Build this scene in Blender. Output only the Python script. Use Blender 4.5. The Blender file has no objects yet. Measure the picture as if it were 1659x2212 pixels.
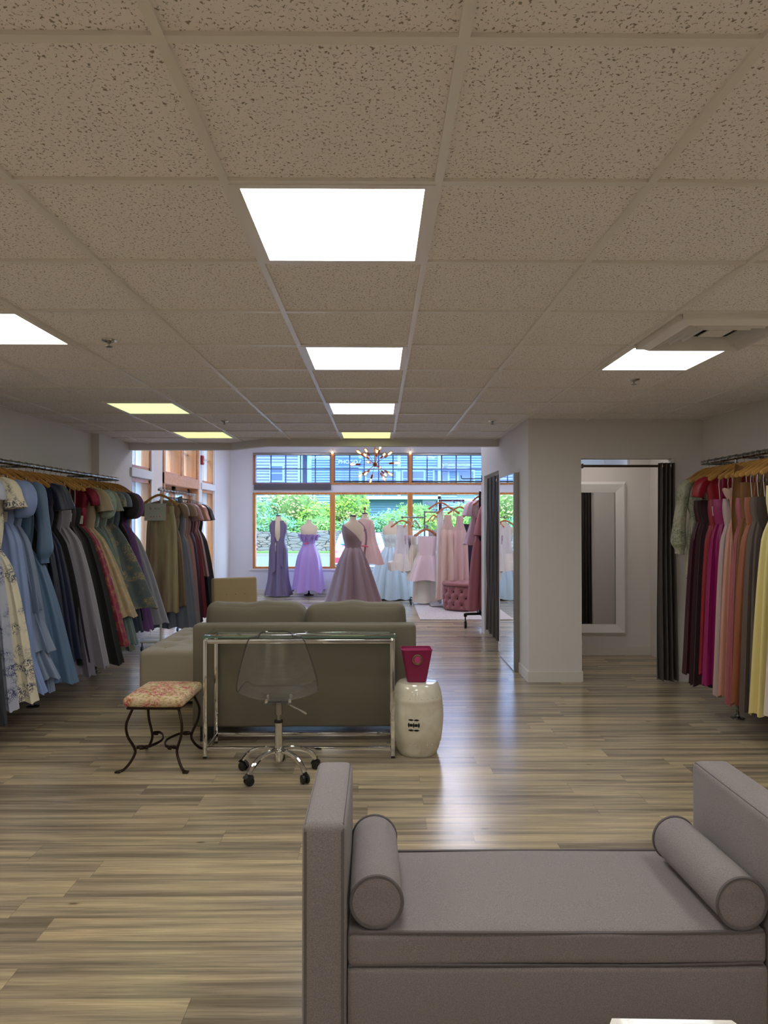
import bpy, bmesh, math, random
from mathutils import Vector, Matrix
random.seed(7)
S = bpy.context.scene; COL = S.collection
PI = math.pi
sin, cos = math.sin, math.cos
# ---------------- camera, world, sun, exposure ----------------
HC = 1.537
cam_d = bpy.data.cameras.new('camera'); cam = bpy.data.objects.new('camera', cam_d); COL.objects.link(cam)
cam_d.sensor_fit = 'VERTICAL'; cam_d.sensor_height = 36; cam_d.lens = 1484 / 2212 * 36
cam_d.clip_start = .05; cam_d.clip_end = 400
cam.location = (0, 0, HC)
cam.rotation_euler = (PI / 2 + math.atan(19 / 1484), 0, -math.atan(12.5 / 1484))
S.camera = cam
S.view_settings.view_transform = 'Standard'; S.view_settings.look = 'None'
S.view_settings.exposure = 0.0; S.view_settings.gamma = 1; S.view_settings.use_curve_mapping = False
PANEL = 13.0            # radiance of the ceiling light panels
SKY = 9.0
W = bpy.data.worlds.new('sky'); S.world = W; W.use_nodes = True
_n = W.node_tree.nodes; _bg = _n['Background']
_bg.inputs['Color'].default_value = (.50, .70, 1.0, 1); _bg.inputs['Strength'].default_value = SKY
sd = bpy.data.lights.new('sun', 'SUN'); sd.energy = 4; sd.angle = .03; sd.color = (1, .95, .85)
so = bpy.data.objects.new('sun', sd); COL.objects.link(so); so.rotation_euler = (math.radians(38), math.radians(-14), math.radians(10))
so.location = (0, 10, 20)

# ---------------- materials ----------------
def srgb(h):
    if isinstance(h, str):
        h = h.lstrip('#'); c = [int(h[i:i + 2], 16) / 255 for i in (0, 2, 4)]
        return tuple((v / 12.92 if v <= .04045 else ((v + .055) / 1.055) ** 2.4) for v in c) + (1,)
    return tuple(h) + (1,)
def M(name, col, rough=.6, metal=0, bump=None, var=None, sheen=0, spec=.5, coat=0, emit=None, alpha=None, trans=0):
    m = bpy.data.materials.new(name); m.use_nodes = True; nt = m.node_tree; N = nt.nodes; L = nt.links
    b = N['Principled BSDF']; c = srgb(col)
    b.inputs['Base Color'].default_value = c; b.inputs['Roughness'].default_value = rough
    b.inputs['Metallic'].default_value = metal; b.inputs['Specular IOR Level'].default_value = spec
    b.inputs['Sheen Weight'].default_value = sheen; b.inputs['Coat Weight'].default_value = coat
    if trans: b.inputs['Transmission Weight'].default_value = trans
    if emit: b.inputs['Emission Color'].default_value = srgb(emit[0]); b.inputs['Emission Strength'].default_value = emit[1]
    tc = N.new('ShaderNodeTexCoord')
    def noise(scale, stretch=(1, 1, 1), detail=3, dist=0):
        mp = N.new('ShaderNodeMapping'); L.new(tc.outputs['Object'], mp.inputs[0]); mp.inputs['Scale'].default_value = stretch
        t = N.new('ShaderNodeTexNoise'); t.inputs['Scale'].default_value = scale; t.inputs['Detail'].default_value = detail
        t.inputs['Distortion'].default_value = dist; L.new(mp.outputs[0], t.inputs['Vector']); return t
    if var:
        sc, c2, lo, hi = var[:4]; st = var[4] if len(var) > 4 else (1, 1, 1); dist = var[5] if len(var) > 5 else 0
        t = noise(sc, st, 4, dist)
        r = N.new('ShaderNodeValToRGB'); r.color_ramp.elements[0].position = lo; r.color_ramp.elements[1].position = hi
        r.color_ramp.elements[0].color = c; r.color_ramp.elements[1].color = srgb(c2)
        L.new(t.outputs['Fac'], r.inputs[0]); L.new(r.outputs[0], b.inputs['Base Color'])
    if bump:
        sc, st = bump[:2]
        t = noise(sc, bump[2] if len(bump) > 2 else (1, 1, 1), 2)
        bp = N.new('ShaderNodeBump'); bp.inputs['Strength'].default_value = st; bp.inputs['Distance'].default_value = .01
        L.new(t.outputs['Fac'], bp.inputs['Height']); L.new(bp.outputs[0], b.inputs['Normal'])
    if alpha is not None:
        tr = N.new('ShaderNodeBsdfTransparent'); mx = N.new('ShaderNodeMixShader'); mx.inputs[0].default_value = alpha
        L.new(tr.outputs[0], mx.inputs[1]); L.new(b.outputs[0], mx.inputs[2]); L.new(mx.outputs[0], N['Material Output'].inputs[0])
    return m
def Mclear(name, tint, ior=1.45, gloss=(1, 1, 1), rough=.0, haze=None):
    """thin clear sheet: see-through with a real surface sheen"""
    m = bpy.data.materials.new(name); m.use_nodes = True; nt = m.node_tree; N = nt.nodes; L = nt.links
    N.remove(N['Principled BSDF'])
    tr = N.new('ShaderNodeBsdfTransparent'); tr.inputs[0].default_value = srgb(tint)
    g = N.new('ShaderNodeBsdfGlossy'); g.inputs['Roughness'].default_value = rough; g.inputs['Color'].default_value = srgb(gloss)
    lw = N.new('ShaderNodeLayerWeight'); lw.inputs[0].default_value = .5
    pw = N.new('ShaderNodeMath'); pw.operation = 'POWER'; pw.inputs[1].default_value = 5; L.new(lw.outputs['Facing'], pw.inputs[0])
    f = N.new('ShaderNodeMath'); f.operation = 'MULTIPLY_ADD'; f.inputs[1].default_value = .55; f.inputs[2].default_value = ((ior-1)/(ior+1))**2; L.new(pw.outputs[0], f.inputs[0])
    mx = N.new('ShaderNodeMixShader'); L.new(f.outputs[0], mx.inputs[0]); L.new(tr.outputs[0], mx.inputs[1]); L.new(g.outputs[0], mx.inputs[2])
    out = mx
    if haze:
        d = N.new('ShaderNodeBsdfTranslucent'); d.inputs[0].default_value = srgb(haze[0])
        m2 = N.new('ShaderNodeMixShader'); m2.inputs[0].default_value = haze[1]; L.new(mx.outputs[0], m2.inputs[1]); L.new(d.outputs[0], m2.inputs[2]); out = m2
    L.new(out.outputs[0], N['Material Output'].inputs[0]); return m
def pattern(name, cols, scale, kind='floral', rough=.6, metal2=0, base2=None, lo=.46, hi=.60):
    """printed or woven pattern: cols = base, motif"""
    m = bpy.data.materials.new(name); m.use_nodes = True; nt = m.node_tree; N = nt.nodes; L = nt.links
    b = N['Principled BSDF']; b.inputs['Roughness'].default_value = rough
    tc = N.new('ShaderNodeTexCoord'); 
    n1 = N.new('ShaderNodeTexNoise'); n1.inputs['Scale'].default_value = scale; n1.inputs['Detail'].default_value = 1; L.new(tc.outputs['Object'], n1.inputs[0])
    n2 = N.new('ShaderNodeTexNoise'); n2.inputs['Scale'].default_value = scale * 5; n2.inputs['Detail'].default_value = 3; n2.inputs['Distortion'].default_value = 2.2; L.new(tc.outputs['Object'], n2.inputs[0])
    r1 = N.new('ShaderNodeMapRange'); r1.inputs[1].default_value = lo; r1.inputs[2].default_value = hi; L.new(n1.outputs[0], r1.inputs[0])
    r2 = N.new('ShaderNodeMapRange'); r2.inputs[1].default_value = .45; r2.inputs[2].default_value = .58; L.new(n2.outputs[0], r2.inputs[0])
    mu = N.new('ShaderNodeMath'); mu.operation = 'MULTIPLY'; L.new(r1.outputs[0], mu.inputs[0]); L.new(r2.outputs[0], mu.inputs[1]); mu.use_clamp = True
    mx = N.new('ShaderNodeMix'); mx.data_type = 'RGBA'; mx.inputs[6].default_value = srgb(cols[0]); mx.inputs[7].default_value = srgb(cols[1]); L.new(mu.outputs[0], mx.inputs[0])
    last = mx.outputs[2]
    if len(cols) > 2:
        n3 = N.new('ShaderNodeTexNoise'); n3.inputs['Scale'].default_value = scale * 2.3; L.new(tc.outputs['Generated'], n3.inputs[0])
        r3 = N.new('ShaderNodeMapRange'); r3.inputs[1].default_value = .52; r3.inputs[2].default_value = .58; L.new(n3.outputs[0], r3.inputs[0])
        m3 = N.new('ShaderNodeMix'); m3.data_type = 'RGBA'; L.new(last, m3.inputs[6]); m3.inputs[7].default_value = srgb(cols[2]); 
        mm = N.new('ShaderNodeMath'); mm.operation = 'MULTIPLY'; mm.inputs[1].default_value = .7; L.new(r3.outputs[0], mm.inputs[0]); L.new(mm.outputs[0], m3.inputs[0]); last = m3.outputs[2]
    L.new(last, b.inputs['Base Color'])
    if metal2:
        mt = N.new('ShaderNodeMath'); mt.operation = 'MULTIPLY'; mt.inputs[1].default_value = metal2; L.new(mu.outputs[0], mt.inputs[0]); L.new(mt.outputs[0], b.inputs['Metallic'])
        bp = N.new('ShaderNodeBump'); bp.inputs['Strength'].default_value = .5; bp.inputs['Distance'].default_value = .01; L.new(n2.outputs[0], bp.inputs['Height']); L.new(bp.outputs[0], b.inputs['Normal'])
    return m
def sequin(name, col, scale=160):
    m = M(name, col, rough=.35, metal=.55); nt = m.node_tree; N = nt.nodes; L = nt.links; b = N['Principled BSDF']
    tc = N.new('ShaderNodeTexCoord'); v = N.new('ShaderNodeTexVoronoi'); v.inputs['Scale'].default_value = scale; L.new(tc.outputs['Object'], v.inputs[0])
    bp = N.new('ShaderNodeBump'); bp.inputs['Strength'].default_value = 1; bp.inputs['Distance'].default_value = .012; L.new(v.outputs['Color'], bp.inputs['Height']); L.new(bp.outputs[0], b.inputs['Normal'])
    return m
# ---------------- mesh helpers ----------------
class MB:
    def __init__(s): s.v = []; s.f = []
    def add(s, vs, fs):
        o = len(s.v); s.v += [tuple(v) for v in vs]; s.f += [tuple(i + o for i in f) for f in fs]; return s
    def box(s, c, d, rz=0, rx=0, ry=0):
        hx, hy, hz = d[0] / 2, d[1] / 2, d[2] / 2
        R = Matrix.Rotation(rz, 3, 'Z') @ Matrix.Rotation(ry, 3, 'Y') @ Matrix.Rotation(rx, 3, 'X')
        vs = [Vector(c) + R @ Vector((x * hx, y * hy, z * hz)) for x, y, z in ((-1,-1,-1),(1,-1,-1),(1,1,-1),(-1,1,-1),(-1,-1,1),(1,-1,1),(1,1,1),(-1,1,1))]
        return s.add(vs, [(0,3,2,1),(4,5,6,7),(0,1,5,4),(1,2,6,5),(2,3,7,6),(3,0,4,7)])
    def b2(s, x0, x1, y0, y1, z0, z1): return s.box(((x0+x1)/2, (y0+y1)/2, (z0+z1)/2), (abs(x1-x0), abs(y1-y0), abs(z1-z0)))
    def rbox(s, c, d, r, seg=3, mid=1, puff=(0, 0, 0), R=None, fn=None):
        h = [d[0]/2, d[1]/2, d[2]/2]; r = min([r] + [x * .999 for x in h])
        def coords(hh):
            a = [-hh + r * (1 - cos(PI/2 * k / seg)) for k in range(seg + 1)]
            b = [-hh + r + (2*hh - 2*r) * k / (mid + 1) for k in range(1, mid + 1)]
            return a + b + [-x for x in reversed(a)]
        cs = [coords(hh) for hh in h]; vmap = {}; vs = []; fs = []
        def vert(q):
            k = tuple(round(x, 7) for x in q)
            if k in vmap: return vmap[k]
            p = Vector([max(-(h[i]-r), min(h[i]-r, q[i])) for i in range(3)]); dd = Vector(q) - p
            if dd.length > 1e-9:
                dd = dd.normalized() * r
            n = p + dd
            for i in range(3):
                if puff[i]:
                    o = [j for j in range(3) if j != i]
                    w = (1 - (q[o[0]]/h[o[0]])**2) * (1 - (q[o[1]]/h[o[1]])**2)
                    n[i] += puff[i] * w * (q[i] / h[i])
            if fn: n = Vector(fn(n))
            if R is not None: n = R @ n
            vs.append(n + Vector(c)); vmap[k] = len(vs) - 1; return vmap[k]
        for ax in range(3):
            u, w = [(1,2),(2,0),(0,1)][ax]
            for sg in (-1, 1):
                for i in range(len(cs[u]) - 1):
                    for j in range(len(cs[w]) - 1):
                        idx = []
                        for a, b in ((i,j),(i+1,j),(i+1,j+1),(i,j+1)):
                            q = [0,0,0]; q[ax] = sg*h[ax]; q[u] = cs[u][a]; q[w] = cs[w][b]; idx.append(vert(q))
                        if len(set(idx)) < 3: continue
                        fs.append(tuple(idx if sg > 0 else idx[::-1]))
        return s.add(vs, fs)
    def tube(s, pts, r, n=8, closed=False, cap=True, flat=None):
        pts = [Vector(p) for p in pts]; m = len(pts); rs = r if isinstance(r, (list, tuple)) else [r] * m
        T = []
        for i in range(m):
            a = pts[(i-1) % m] if (closed or i > 0) else pts[i]; b = pts[(i+1) % m] if (closed or i < m-1) else pts[i]
            t = (b - a); T.append(t.normalized() if t.length > 1e-9 else Vector((0,0,1)))
        up = Vector((0,0,1)) if abs(T[0].z) < .9 else Vector((1,0,0))
        nrm = (up - T[0] * up.dot(T[0])).normalized(); vs = []
        for i in range(m):
            nrm = nrm - T[i] * nrm.dot(T[i])
            nrm = nrm.normalized() if nrm.length > 1e-6 else T[i].orthogonal().normalized()
            bi = T[i].cross(nrm)
            fl = flat or (1, 1)
            for k in range(n):
                a = 2*PI*k/n; vs.append(pts[i] + (nrm * cos(a) * fl[0] + bi * sin(a) * fl[1]) * rs[i])
        fs = []
        for i in range(m if closed else m-1):
            for k in range(n):
                a = i*n + k; b = i*n + (k+1) % n; c = ((i+1) % m)*n + (k+1) % n; d = ((i+1) % m)*n + k
                fs.append((a, b, c, d))
        if cap and not closed: fs += [tuple(range(n-1, -1, -1)), tuple(range((m-1)*n, m*n))]
        return s.add(vs, fs)
    def lathe(s, prof, c=(0,0,0), n=24, cap=True, sq=None):
        vs = []; fs = []; m = len(prof)
        for r, z in prof:
            for k in range(n):
                a = 2*PI*k/n; vs.append((c[0] + r*cos(a), c[1] + r*sin(a), c[2] + z))
        for i in range(m-1):
            for k in range(n): fs.append((i*n+k, i*n+(k+1)%n, (i+1)*n+(k+1)%n, (i+1)*n+k))
        if cap: fs += [tuple(range(n-1, -1, -1)), tuple(range((m-1)*n, m*n))]
        return s.add(vs, fs)
    def rings(s, rings, cap0=False, cap1=False):
        n = len(rings[0]); vs = [p for r in rings for p in r]; fs = []
        for i in range(len(rings)-1):
            for k in range(n): fs.append((i*n+k, i*n+(k+1)%n, (i+1)*n+(k+1)%n, (i+1)*n+k))
        if cap0: fs.append(tuple(range(n-1, -1, -1)))
        if cap1: fs.append(tuple(range((len(rings)-1)*n, len(rings)*n)))
        return s.add(vs, fs)
    def grid(s, fn, nu, nv, th=0):
        vs = [Vector(fn(i/nu, j/nv)) for j in range(nv+1) for i in range(nu+1)]
        fs = [(j*(nu+1)+i, j*(nu+1)+i+1, (j+1)*(nu+1)+i+1, (j+1)*(nu+1)+i) for j in range(nv) for i in range(nu)]
        if not th: return s.add(vs, fs)
        nr = [Vector() for _ in vs]
        for f in fs:
            k = (vs[f[1]]-vs[f[0]]).cross(vs[f[2]]-vs[f[0]])
            for i in f: nr[i] += k
        o = len(vs); v2 = [v + nr[i].normalized()*th for i, v in enumerate(vs)]
        f2 = [tuple(i+o for i in f) for f in fs]; f1 = [f[::-1] for f in fs]; e = []
        bd = [i for i in range(nu+1)] + [(j)*(nu+1)+nu for j in range(1, nv+1)] + [nv*(nu+1)+i for i in range(nu-1, -1, -1)] + [j*(nu+1) for j in range(nv-1, 0, -1)]
        for a, b in zip(bd, bd[1:] + bd[:1]): e.append((a, b, b+o, a+o))
        return s.add(vs + v2, f1 + f2 + e)
    def prism(s, poly, z0, z1, axis='z', at=None):
        n = len(poly)
        def P(p, z): return {'z': (p[0], p[1], z), 'y': (p[0], z, p[1]), 'x': (z, p[0], p[1])}[axis]
        vs = [P(p, z0) for p in poly] + [P(p, z1) for p in poly]
        return s.add(vs, [tuple(range(n-1, -1, -1)), tuple(range(n, 2*n))] + [(k, (k+1)%n, n+(k+1)%n, n+k) for k in range(n)])
    def build(s, name, mat, parent=None, smooth=True, angle=35, loc=None):
        me = bpy.data.meshes.new(name); me.from_pydata(s.v, [], s.f)
        if not getattr(s, 'keep', False):
            bm = bmesh.new(); bm.from_mesh(me); bmesh.ops.recalc_face_normals(bm, faces=bm.faces); bm.to_mesh(me); bm.free()
        if smooth:
            me.shade_smooth(); me.set_sharp_from_angle(angle=math.radians(angle))
        me.materials.append(mat); o = bpy.data.objects.new(name, me); COL.objects.link(o)
        if parent: o.parent = parent
        if loc: o.location = loc
        return o
def tag(o, label=None, cat=None, group=None, kind=None):
    if label: o['label'] = label
    if cat: o['category'] = cat
    if group: o['group'] = group
    if kind: o['kind'] = kind
    return o
def thing(name, label, cat, loc=(0,0,0), rz=0, group=None):
    o = bpy.data.objects.new(name, None); COL.objects.link(o); o.empty_display_size = .05
    o.location = loc; o.rotation_euler = (0, 0, rz); return tag(o, label, cat, group)
def struct(mb, name, mat, label=None, smooth=False):
    o = mb.build(name, mat, smooth=smooth); o['kind'] = 'structure'
    if label: o['label'] = label
    return o
def text_mesh(txt, size, name, mat, parent, loc, rot=(PI/2, 0, 0), ext=.002):
    cu = bpy.data.curves.new(name, 'FONT'); cu.body = txt; cu.size = size; cu.extrude = ext; cu.align_x = 'CENTER'; cu.align_y = 'CENTER'
    t = bpy.data.objects.new(name, cu); COL.objects.link(t)
    me = bpy.data.meshes.new_from_object(t); bpy.data.objects.remove(t); me.materials.clear(); me.materials.append(mat); me.name = name
    o = bpy.data.objects.new(name, me); COL.objects.link(o); o.parent = parent; o.location = loc; o.rotation_euler = rot; return o
def lerp(a, b, t): return a + (b - a) * t
def interp(keys, z):
    """keys: list of tuples (z, a, b, ...) with z descending"""
    if z >= keys[0][0]: return keys[0][1:]
    n = len(keys)
    def slope(i, j):
        if i == 0 or i == n-1: a, b = (0, 1) if i == 0 else (n-2, n-1); return (keys[b][j]-keys[a][j])/(keys[b][0]-keys[a][0] or 1e-6)
        d0 = (keys[i][j]-keys[i-1][j])/(keys[i][0]-keys[i-1][0] or 1e-6); d1 = (keys[i+1][j]-keys[i][j])/(keys[i+1][0]-keys[i][0] or 1e-6)
        return 0 if d0*d1 <= 0 else 2*d0*d1/(d0+d1)
    for i in range(n-1):
        k0, k1 = keys[i], keys[i+1]
        if z >= k1[0]:
            h = k1[0]-k0[0]
            if abs(h) < 1e-7: return k1[1:]
            t = (z-k0[0])/h; t2, t3 = t*t, t*t*t
            return tuple((2*t3-3*t2+1)*k0[j] + (t3-2*t2+t)*h*slope(i, j) + (-2*t3+3*t2)*k1[j] + (t3-t2)*h*slope(i+1, j) for j in range(1, len(k0)))
    return keys[-1][1:]
def arc(c, r, a0, a1, n, plane='xz'):
    o = []
    for i in range(n+1):
        a = lerp(a0, a1, i/n); u, w = r*cos(a), r*sin(a)
        o.append({'xz': (c[0]+u, c[1], c[2]+w), 'yz': (c[0], c[1]+u, c[2]+w), 'xy': (c[0]+u, c[1]+w, c[2])}[plane])
    return o
def spline(pts, k=6):
    P = [Vector(p) for p in pts]; P = [2*P[0]-P[1]] + P + [2*P[-1]-P[-2]]; o = []
    for i in range(1, len(P)-2):
        for j in range(k):
            t = j/k; a, b, c, d = P[i-1:i+3]
            o.append(.5*((2*b) + (c-a)*t + (2*a-5*b+4*c-d)*t*t + (3*b-a-3*c+d)*t**3))
    o.append(P[-2]); return o
# ---------------- palette ----------------
m_wall = M('wall_paint', '#dfd9d5', rough=.75, bump=(250, .05))
m_trimw = M('white_trim', '#e4e2e0', rough=.45)
m_base = M('baseboard_vinyl', '#dcd7cf', rough=.45)
m_wood = M('honey_fir', '#d58f4c', rough=.4, var=(3, '#bd7434', .35, .7, (8, 8, .5)), coat=.3)
m_woodl = M('light_fir', '#dba77c', rough=.45, var=(3, '#c98f62', .35, .7, (1, 8, 8)))
m_chrome = M('chrome', '#d8d8d6', rough=.08, metal=1)
m_rail = M('galvanised_pipe', '#a8a8a8', rough=.22, metal=1, var=(60, '#5c5c5c', .4, .6, (1, .3, 1)))
m_alu = M('brushed_aluminium', '#9c9a96', rough=.35, metal=1)
m_mirror = M('mirror_glass', '#f4f6f6', rough=0.0, metal=1)
m_black = M('black_metal', '#191513', rough=.45, metal=.3)
m_blackp = M('black_plastic', '#151515', rough=.4)
m_bronze = M('dark_bronze_metal', '#2a1712', rough=.38, metal=.5)
m_ceilgrid = M('ceiling_grid_metal', '#eae4dc', rough=.32, spec=.6)
m_sofa = M('taupe_upholstery', '#676050', rough=.9, sheen=.2, bump=(600, .15))
m_seam = M('dark_seam', '#5a5242', rough=.9)
m_ott = M('oat_upholstery', '#a49a86', rough=.9, sheen=.2, bump=(600, .12))
m_chair = M('khaki_upholstery', '#b9a480', rough=.85, sheen=.2, bump=(500, .1))
m_bench = M('grey_linen', '#928a8c', rough=.92, sheen=.1, bump=(520, .2), var=(480, '#777073', .36, .66))
m_bpipe = M('grey_piping', '#625d60', rough=.85)
m_acryl = Mclear('clear_acrylic', (.92, .92, .925), 1.55, haze=((.8, .8, .85), .022))
m_acryle = Mclear('acrylic_edge', (.5, .52, .53), 1.6)
m_glass = Mclear('table_glass', (.86, .91, .89), 1.5)
m_gedge = M('green_glass_edge', '#56756a', rough=.1, spec=.8)
m_pane = Mclear('window_glass', (.93, .96, .98), 1.35)
m_ceram = M('white_crackle_glaze', '#d9d3c2', rough=.14, coat=.5, var=(14, '#cfc8b4', .4, .65))
m_dark = M('opening_shade_black', '#0a0a0a', rough=.9)  # near-black that paints shade inside the vent slots and stool holes
m_mag = M('magenta_leatherette', '#8c144c', rough=.42, bump=(500, .05))
m_mag2 = M('magenta_lining', '#b0386a', rough=.7)
m_hang = M('hanger_beech', '#b98a48', rough=.4, var=(6, '#9c6c30', .3, .75, (8, 1, 1)), coat=.2)
m_hangr = M('hanger_reddish_beech', '#c07a4c', rough=.45)
m_clear = Mclear('clear_plastic', (.86, .88, .90), 1.5, rough=.05)
m_wire = M('hook_steel', '#b9b9b9', rough=.2, metal=1)
m_curt = M('charcoal_curtain', '#4a423f', rough=.5, sheen=.08, bump=(300, .08))
m_tag = M('paper_tag', '#e8e4de', rough=.6)
m_white = M('white_ribbon', '#e6e2df', rough=.6)
m_form = M('linen_dress_form', '#d2c0a8', rough=.9, bump=(400, .1))
m_formbl = M('form_cap', '#2a2420', rough=.5)
m_marble = M('white_marble', '#e6dfd8', rough=.2, coat=.4, var=(5, '#b6aca8', .52, .66, (1, 2.2, 1), 2.5))
m_pinkv = M('pink_velvet', '#94595b', rough=.6, sheen=.2, bump=(300, .05))
m_rug = M('pale_shag_rug', '#d8cfcb', rough=1, bump=(120, .8), var=(60, '#b8aead', .4, .65))
m_red = M('red_plastic', '#a01c1c', rough=.4)
m_lens = M('clear_lens', '#e8e8ea', rough=.2)
m_lite = M('light_diffuser', '#ffffff', emit=((.98, .98, .97), PANEL))
m_litew = M('light_diffuser_cream', '#ffffff', emit=((1, .96, .84), PANEL * .85))
m_liteg = M('light_diffuser_green', '#f4ffe0', emit=((.74, .92, .40), 1.25))
m_litey = M('light_diffuser_yellow', '#f4ffd0', emit=((.84, .92, .34), 1.15))
m_litec = M('light_diffuser_cool', '#ffffff', emit=((.86, .97, 1), PANEL * .8))
m_bulb = M('amber_bulb', '#ffe0a0', rough=.1, emit=((1, .72, .38), 9))
m_bulbg = Mclear('bulb_glass', (1, .80, .55), 1.45)
m_copper = M('copper_socket', '#a0603c', rough=.35, metal=.8)
m_shade = Mclear('screen_shade_mesh', (.58, .62, .92), 1.2, haze=((.60, .62, .95), .10))
m_shadeh = M('shade_hem', '#5a545c', rough=.7)
m_sill = M('white_sill', '#dcdce4', rough=.5)

def floor_mat():
    m = bpy.data.materials.new('vinyl_plank_floor'); m.use_nodes = True; nt = m.node_tree; N = nt.nodes; L = nt.links; b = N['Principled BSDF']
    g = N.new('ShaderNodeNewGeometry'); sx = N.new('ShaderNodeSeparateXYZ'); L.new(g.outputs['Position'], sx.inputs[0])
    def m2(op, a, bb=None, c=None):
        n = N.new('ShaderNodeMath'); n.operation = op
        for i, v in enumerate((a, bb, c)):
            if v is None: continue
            if isinstance(v, (int, float)): n.inputs[i].default_value = v
            else: L.new(v, n.inputs[i])
        return n.outputs[0]
    X, Y = sx.outputs[0], sx.outputs[1]
    PW, PL = .15, 1.22
    ry = m2('DIVIDE', m2('ADD', Y, .012), PW); row = m2('FLOOR', ry); fy = m2('FRACT', ry)
    wn = N.new('ShaderNodeTexWhiteNoise'); wn.noise_dimensions = '1D'; L.new(row, wn.inputs['W'])
    rx = m2('ADD', m2('DIVIDE', X, PL), m2('MULTIPLY', wn.outputs[0], 7.3)); colx = m2('FLOOR', rx); fx = m2('FRACT', rx)
    cb = N.new('ShaderNodeCombineXYZ'); L.new(row, cb.inputs[0]); L.new(colx, cb.inputs[1])
    w2 = N.new('ShaderNodeTexWhiteNoise'); w2.noise_dimensions = '2D'; L.new(cb.outputs[0], w2.inputs['Vector'])
    rnd = w2.outputs[0]
    # grain coordinates shifted per plank
    def grain(sx_, sy_, sc, det, dist, off):
        c = N.new('ShaderNodeCombineXYZ'); L.new(m2('ADD', m2('MULTIPLY', X, sx_), m2('MULTIPLY', rnd, off)), c.inputs[0]); L.new(m2('MULTIPLY', Y, sy_), c.inputs[1]); L.new(m2('MULTIPLY', rnd, 13.), c.inputs[2])
        t = N.new('ShaderNodeTexNoise'); t.inputs['Scale'].default_value = sc; t.inputs['Detail'].default_value = det; t.inputs['Distortion'].default_value = dist; L.new(c.outputs[0], t.inputs[0]); return t.outputs[0]
    broad = grain(.35, 9, 2.2, 2, .3, 31); fine = grain(1.3, 42, 3.4, 6, .8, 17)
    r = N.new('ShaderNodeValToRGB'); L.new(m2('ADD', m2('MULTIPLY', broad, .75), m2('MULTIPLY', m2('SUBTRACT', rnd, .5), .13)), r.inputs[0])
    e = r.color_ramp.elements; e[0].position = .24; e[0].color = srgb('#7f725f'); e[1].position = .52; e[1].color = srgb('#c3af8c')
    k = e.new(.32); k.color = srgb('#948672'); k = e.new(.40); k.color = srgb('#aa9a80'); 
    r2 = N.new('ShaderNodeMapRange'); r2.inputs[1].default_value = .33; r2.inputs[2].default_value = .62; r2.inputs[3].default_value = .74; r2.inputs[4].default_value = 1.08; L.new(fine, r2.inputs[0])
    mx = N.new('ShaderNodeMix'); mx.data_type = 'RGBA'; mx.blend_type = 'MULTIPLY'; mx.inputs[0].default_value = 1; L.new(r.outputs[0], mx.inputs[6]); L.new(r2.outputs[0], mx.inputs[7])
    # knots
    vk = N.new('ShaderNodeTexVoronoi'); c3 = N.new('ShaderNodeCombineXYZ'); L.new(m2('MULTIPLY', X, 1.6), c3.inputs[0]); L.new(m2('MULTIPLY', Y, 4.5), c3.inputs[1]); L.new(c3.outputs[0], vk.inputs[0]); vk.inputs['Scale'].default_value = 1.
    ring = m2('SINE', m2('MULTIPLY', vk.outputs['Distance'], 90.)); kn = m2('LESS_THAN', vk.outputs['Distance'], .06)
    kf = m2('MULTIPLY', m2('MULTIPLY', kn, m2('ADD', m2('MULTIPLY', ring, .5), .6)), .7)
    mk = N.new('ShaderNodeMix'); mk.data_type = 'RGBA'; L.new(kf, mk.inputs[0]); L.new(mx.outputs[2], mk.inputs[6]); mk.inputs[7].default_value = srgb('#54432f')
    # seams
    s1 = m2('LESS_THAN', fy, .012); s2 = m2('LESS_THAN', fx, .0015); sm = m2('MULTIPLY', m2('MAXIMUM', s1, s2), .5)
    ms = N.new('ShaderNodeMix'); ms.data_type = 'RGBA'; L.new(sm, ms.inputs[0]); L.new(mk.outputs[2], ms.inputs[6]); ms.inputs[7].default_value = srgb('#4b3f30')
    L.new(ms.outputs[2], b.inputs['Base Color'])
    b.inputs['Roughness'].default_value = .23; b.inputs['Specular IOR Level'].default_value = .9
    bp = N.new('ShaderNodeBump'); bp.inputs['Strength'].default_value = .06; bp.inputs['Distance'].default_value = .004; L.new(fine, bp.inputs['Height']); L.new(bp.outputs[0], b.inputs['Normal'])
    return m
m_floor = floor_mat()
def ceil_mat():
    m = bpy.data.materials.new('mineral_fibre_tile'); m.use_nodes = True; nt = m.node_tree; N = nt.nodes; L = nt.links; b = N['Principled BSDF']
    g = N.new('ShaderNodeNewGeometry')
    t = N.new('ShaderNodeTexNoise'); t.inputs['Scale'].default_value = 125; t.inputs['Detail'].default_value = 2; t.inputs['Roughness'].default_value = .6; t.inputs['Distortion'].default_value = .6; L.new(g.outputs['Position'], t.inputs[0])
    r = N.new('ShaderNodeValToRGB'); L.new(t.outputs[0], r.inputs[0]); e = r.color_ramp.elements
    e[0].position = .36; e[0].color = srgb('#968b7f'); e[1].position = .41; e[1].color = srgb('#f3ece8')
    L.new(r.outputs[0], b.inputs['Base Color']); b.inputs['Roughness'].default_value = .9
    bp = N.new('ShaderNodeBump'); bp.inputs['Strength'].default_value = .3; bp.inputs['Distance'].default_value = .004; L.new(r.outputs[0], bp.inputs['Height']); L.new(bp.outputs[0], b.inputs['Normal'])
    return m
m_tile = ceil_mat()

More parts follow.
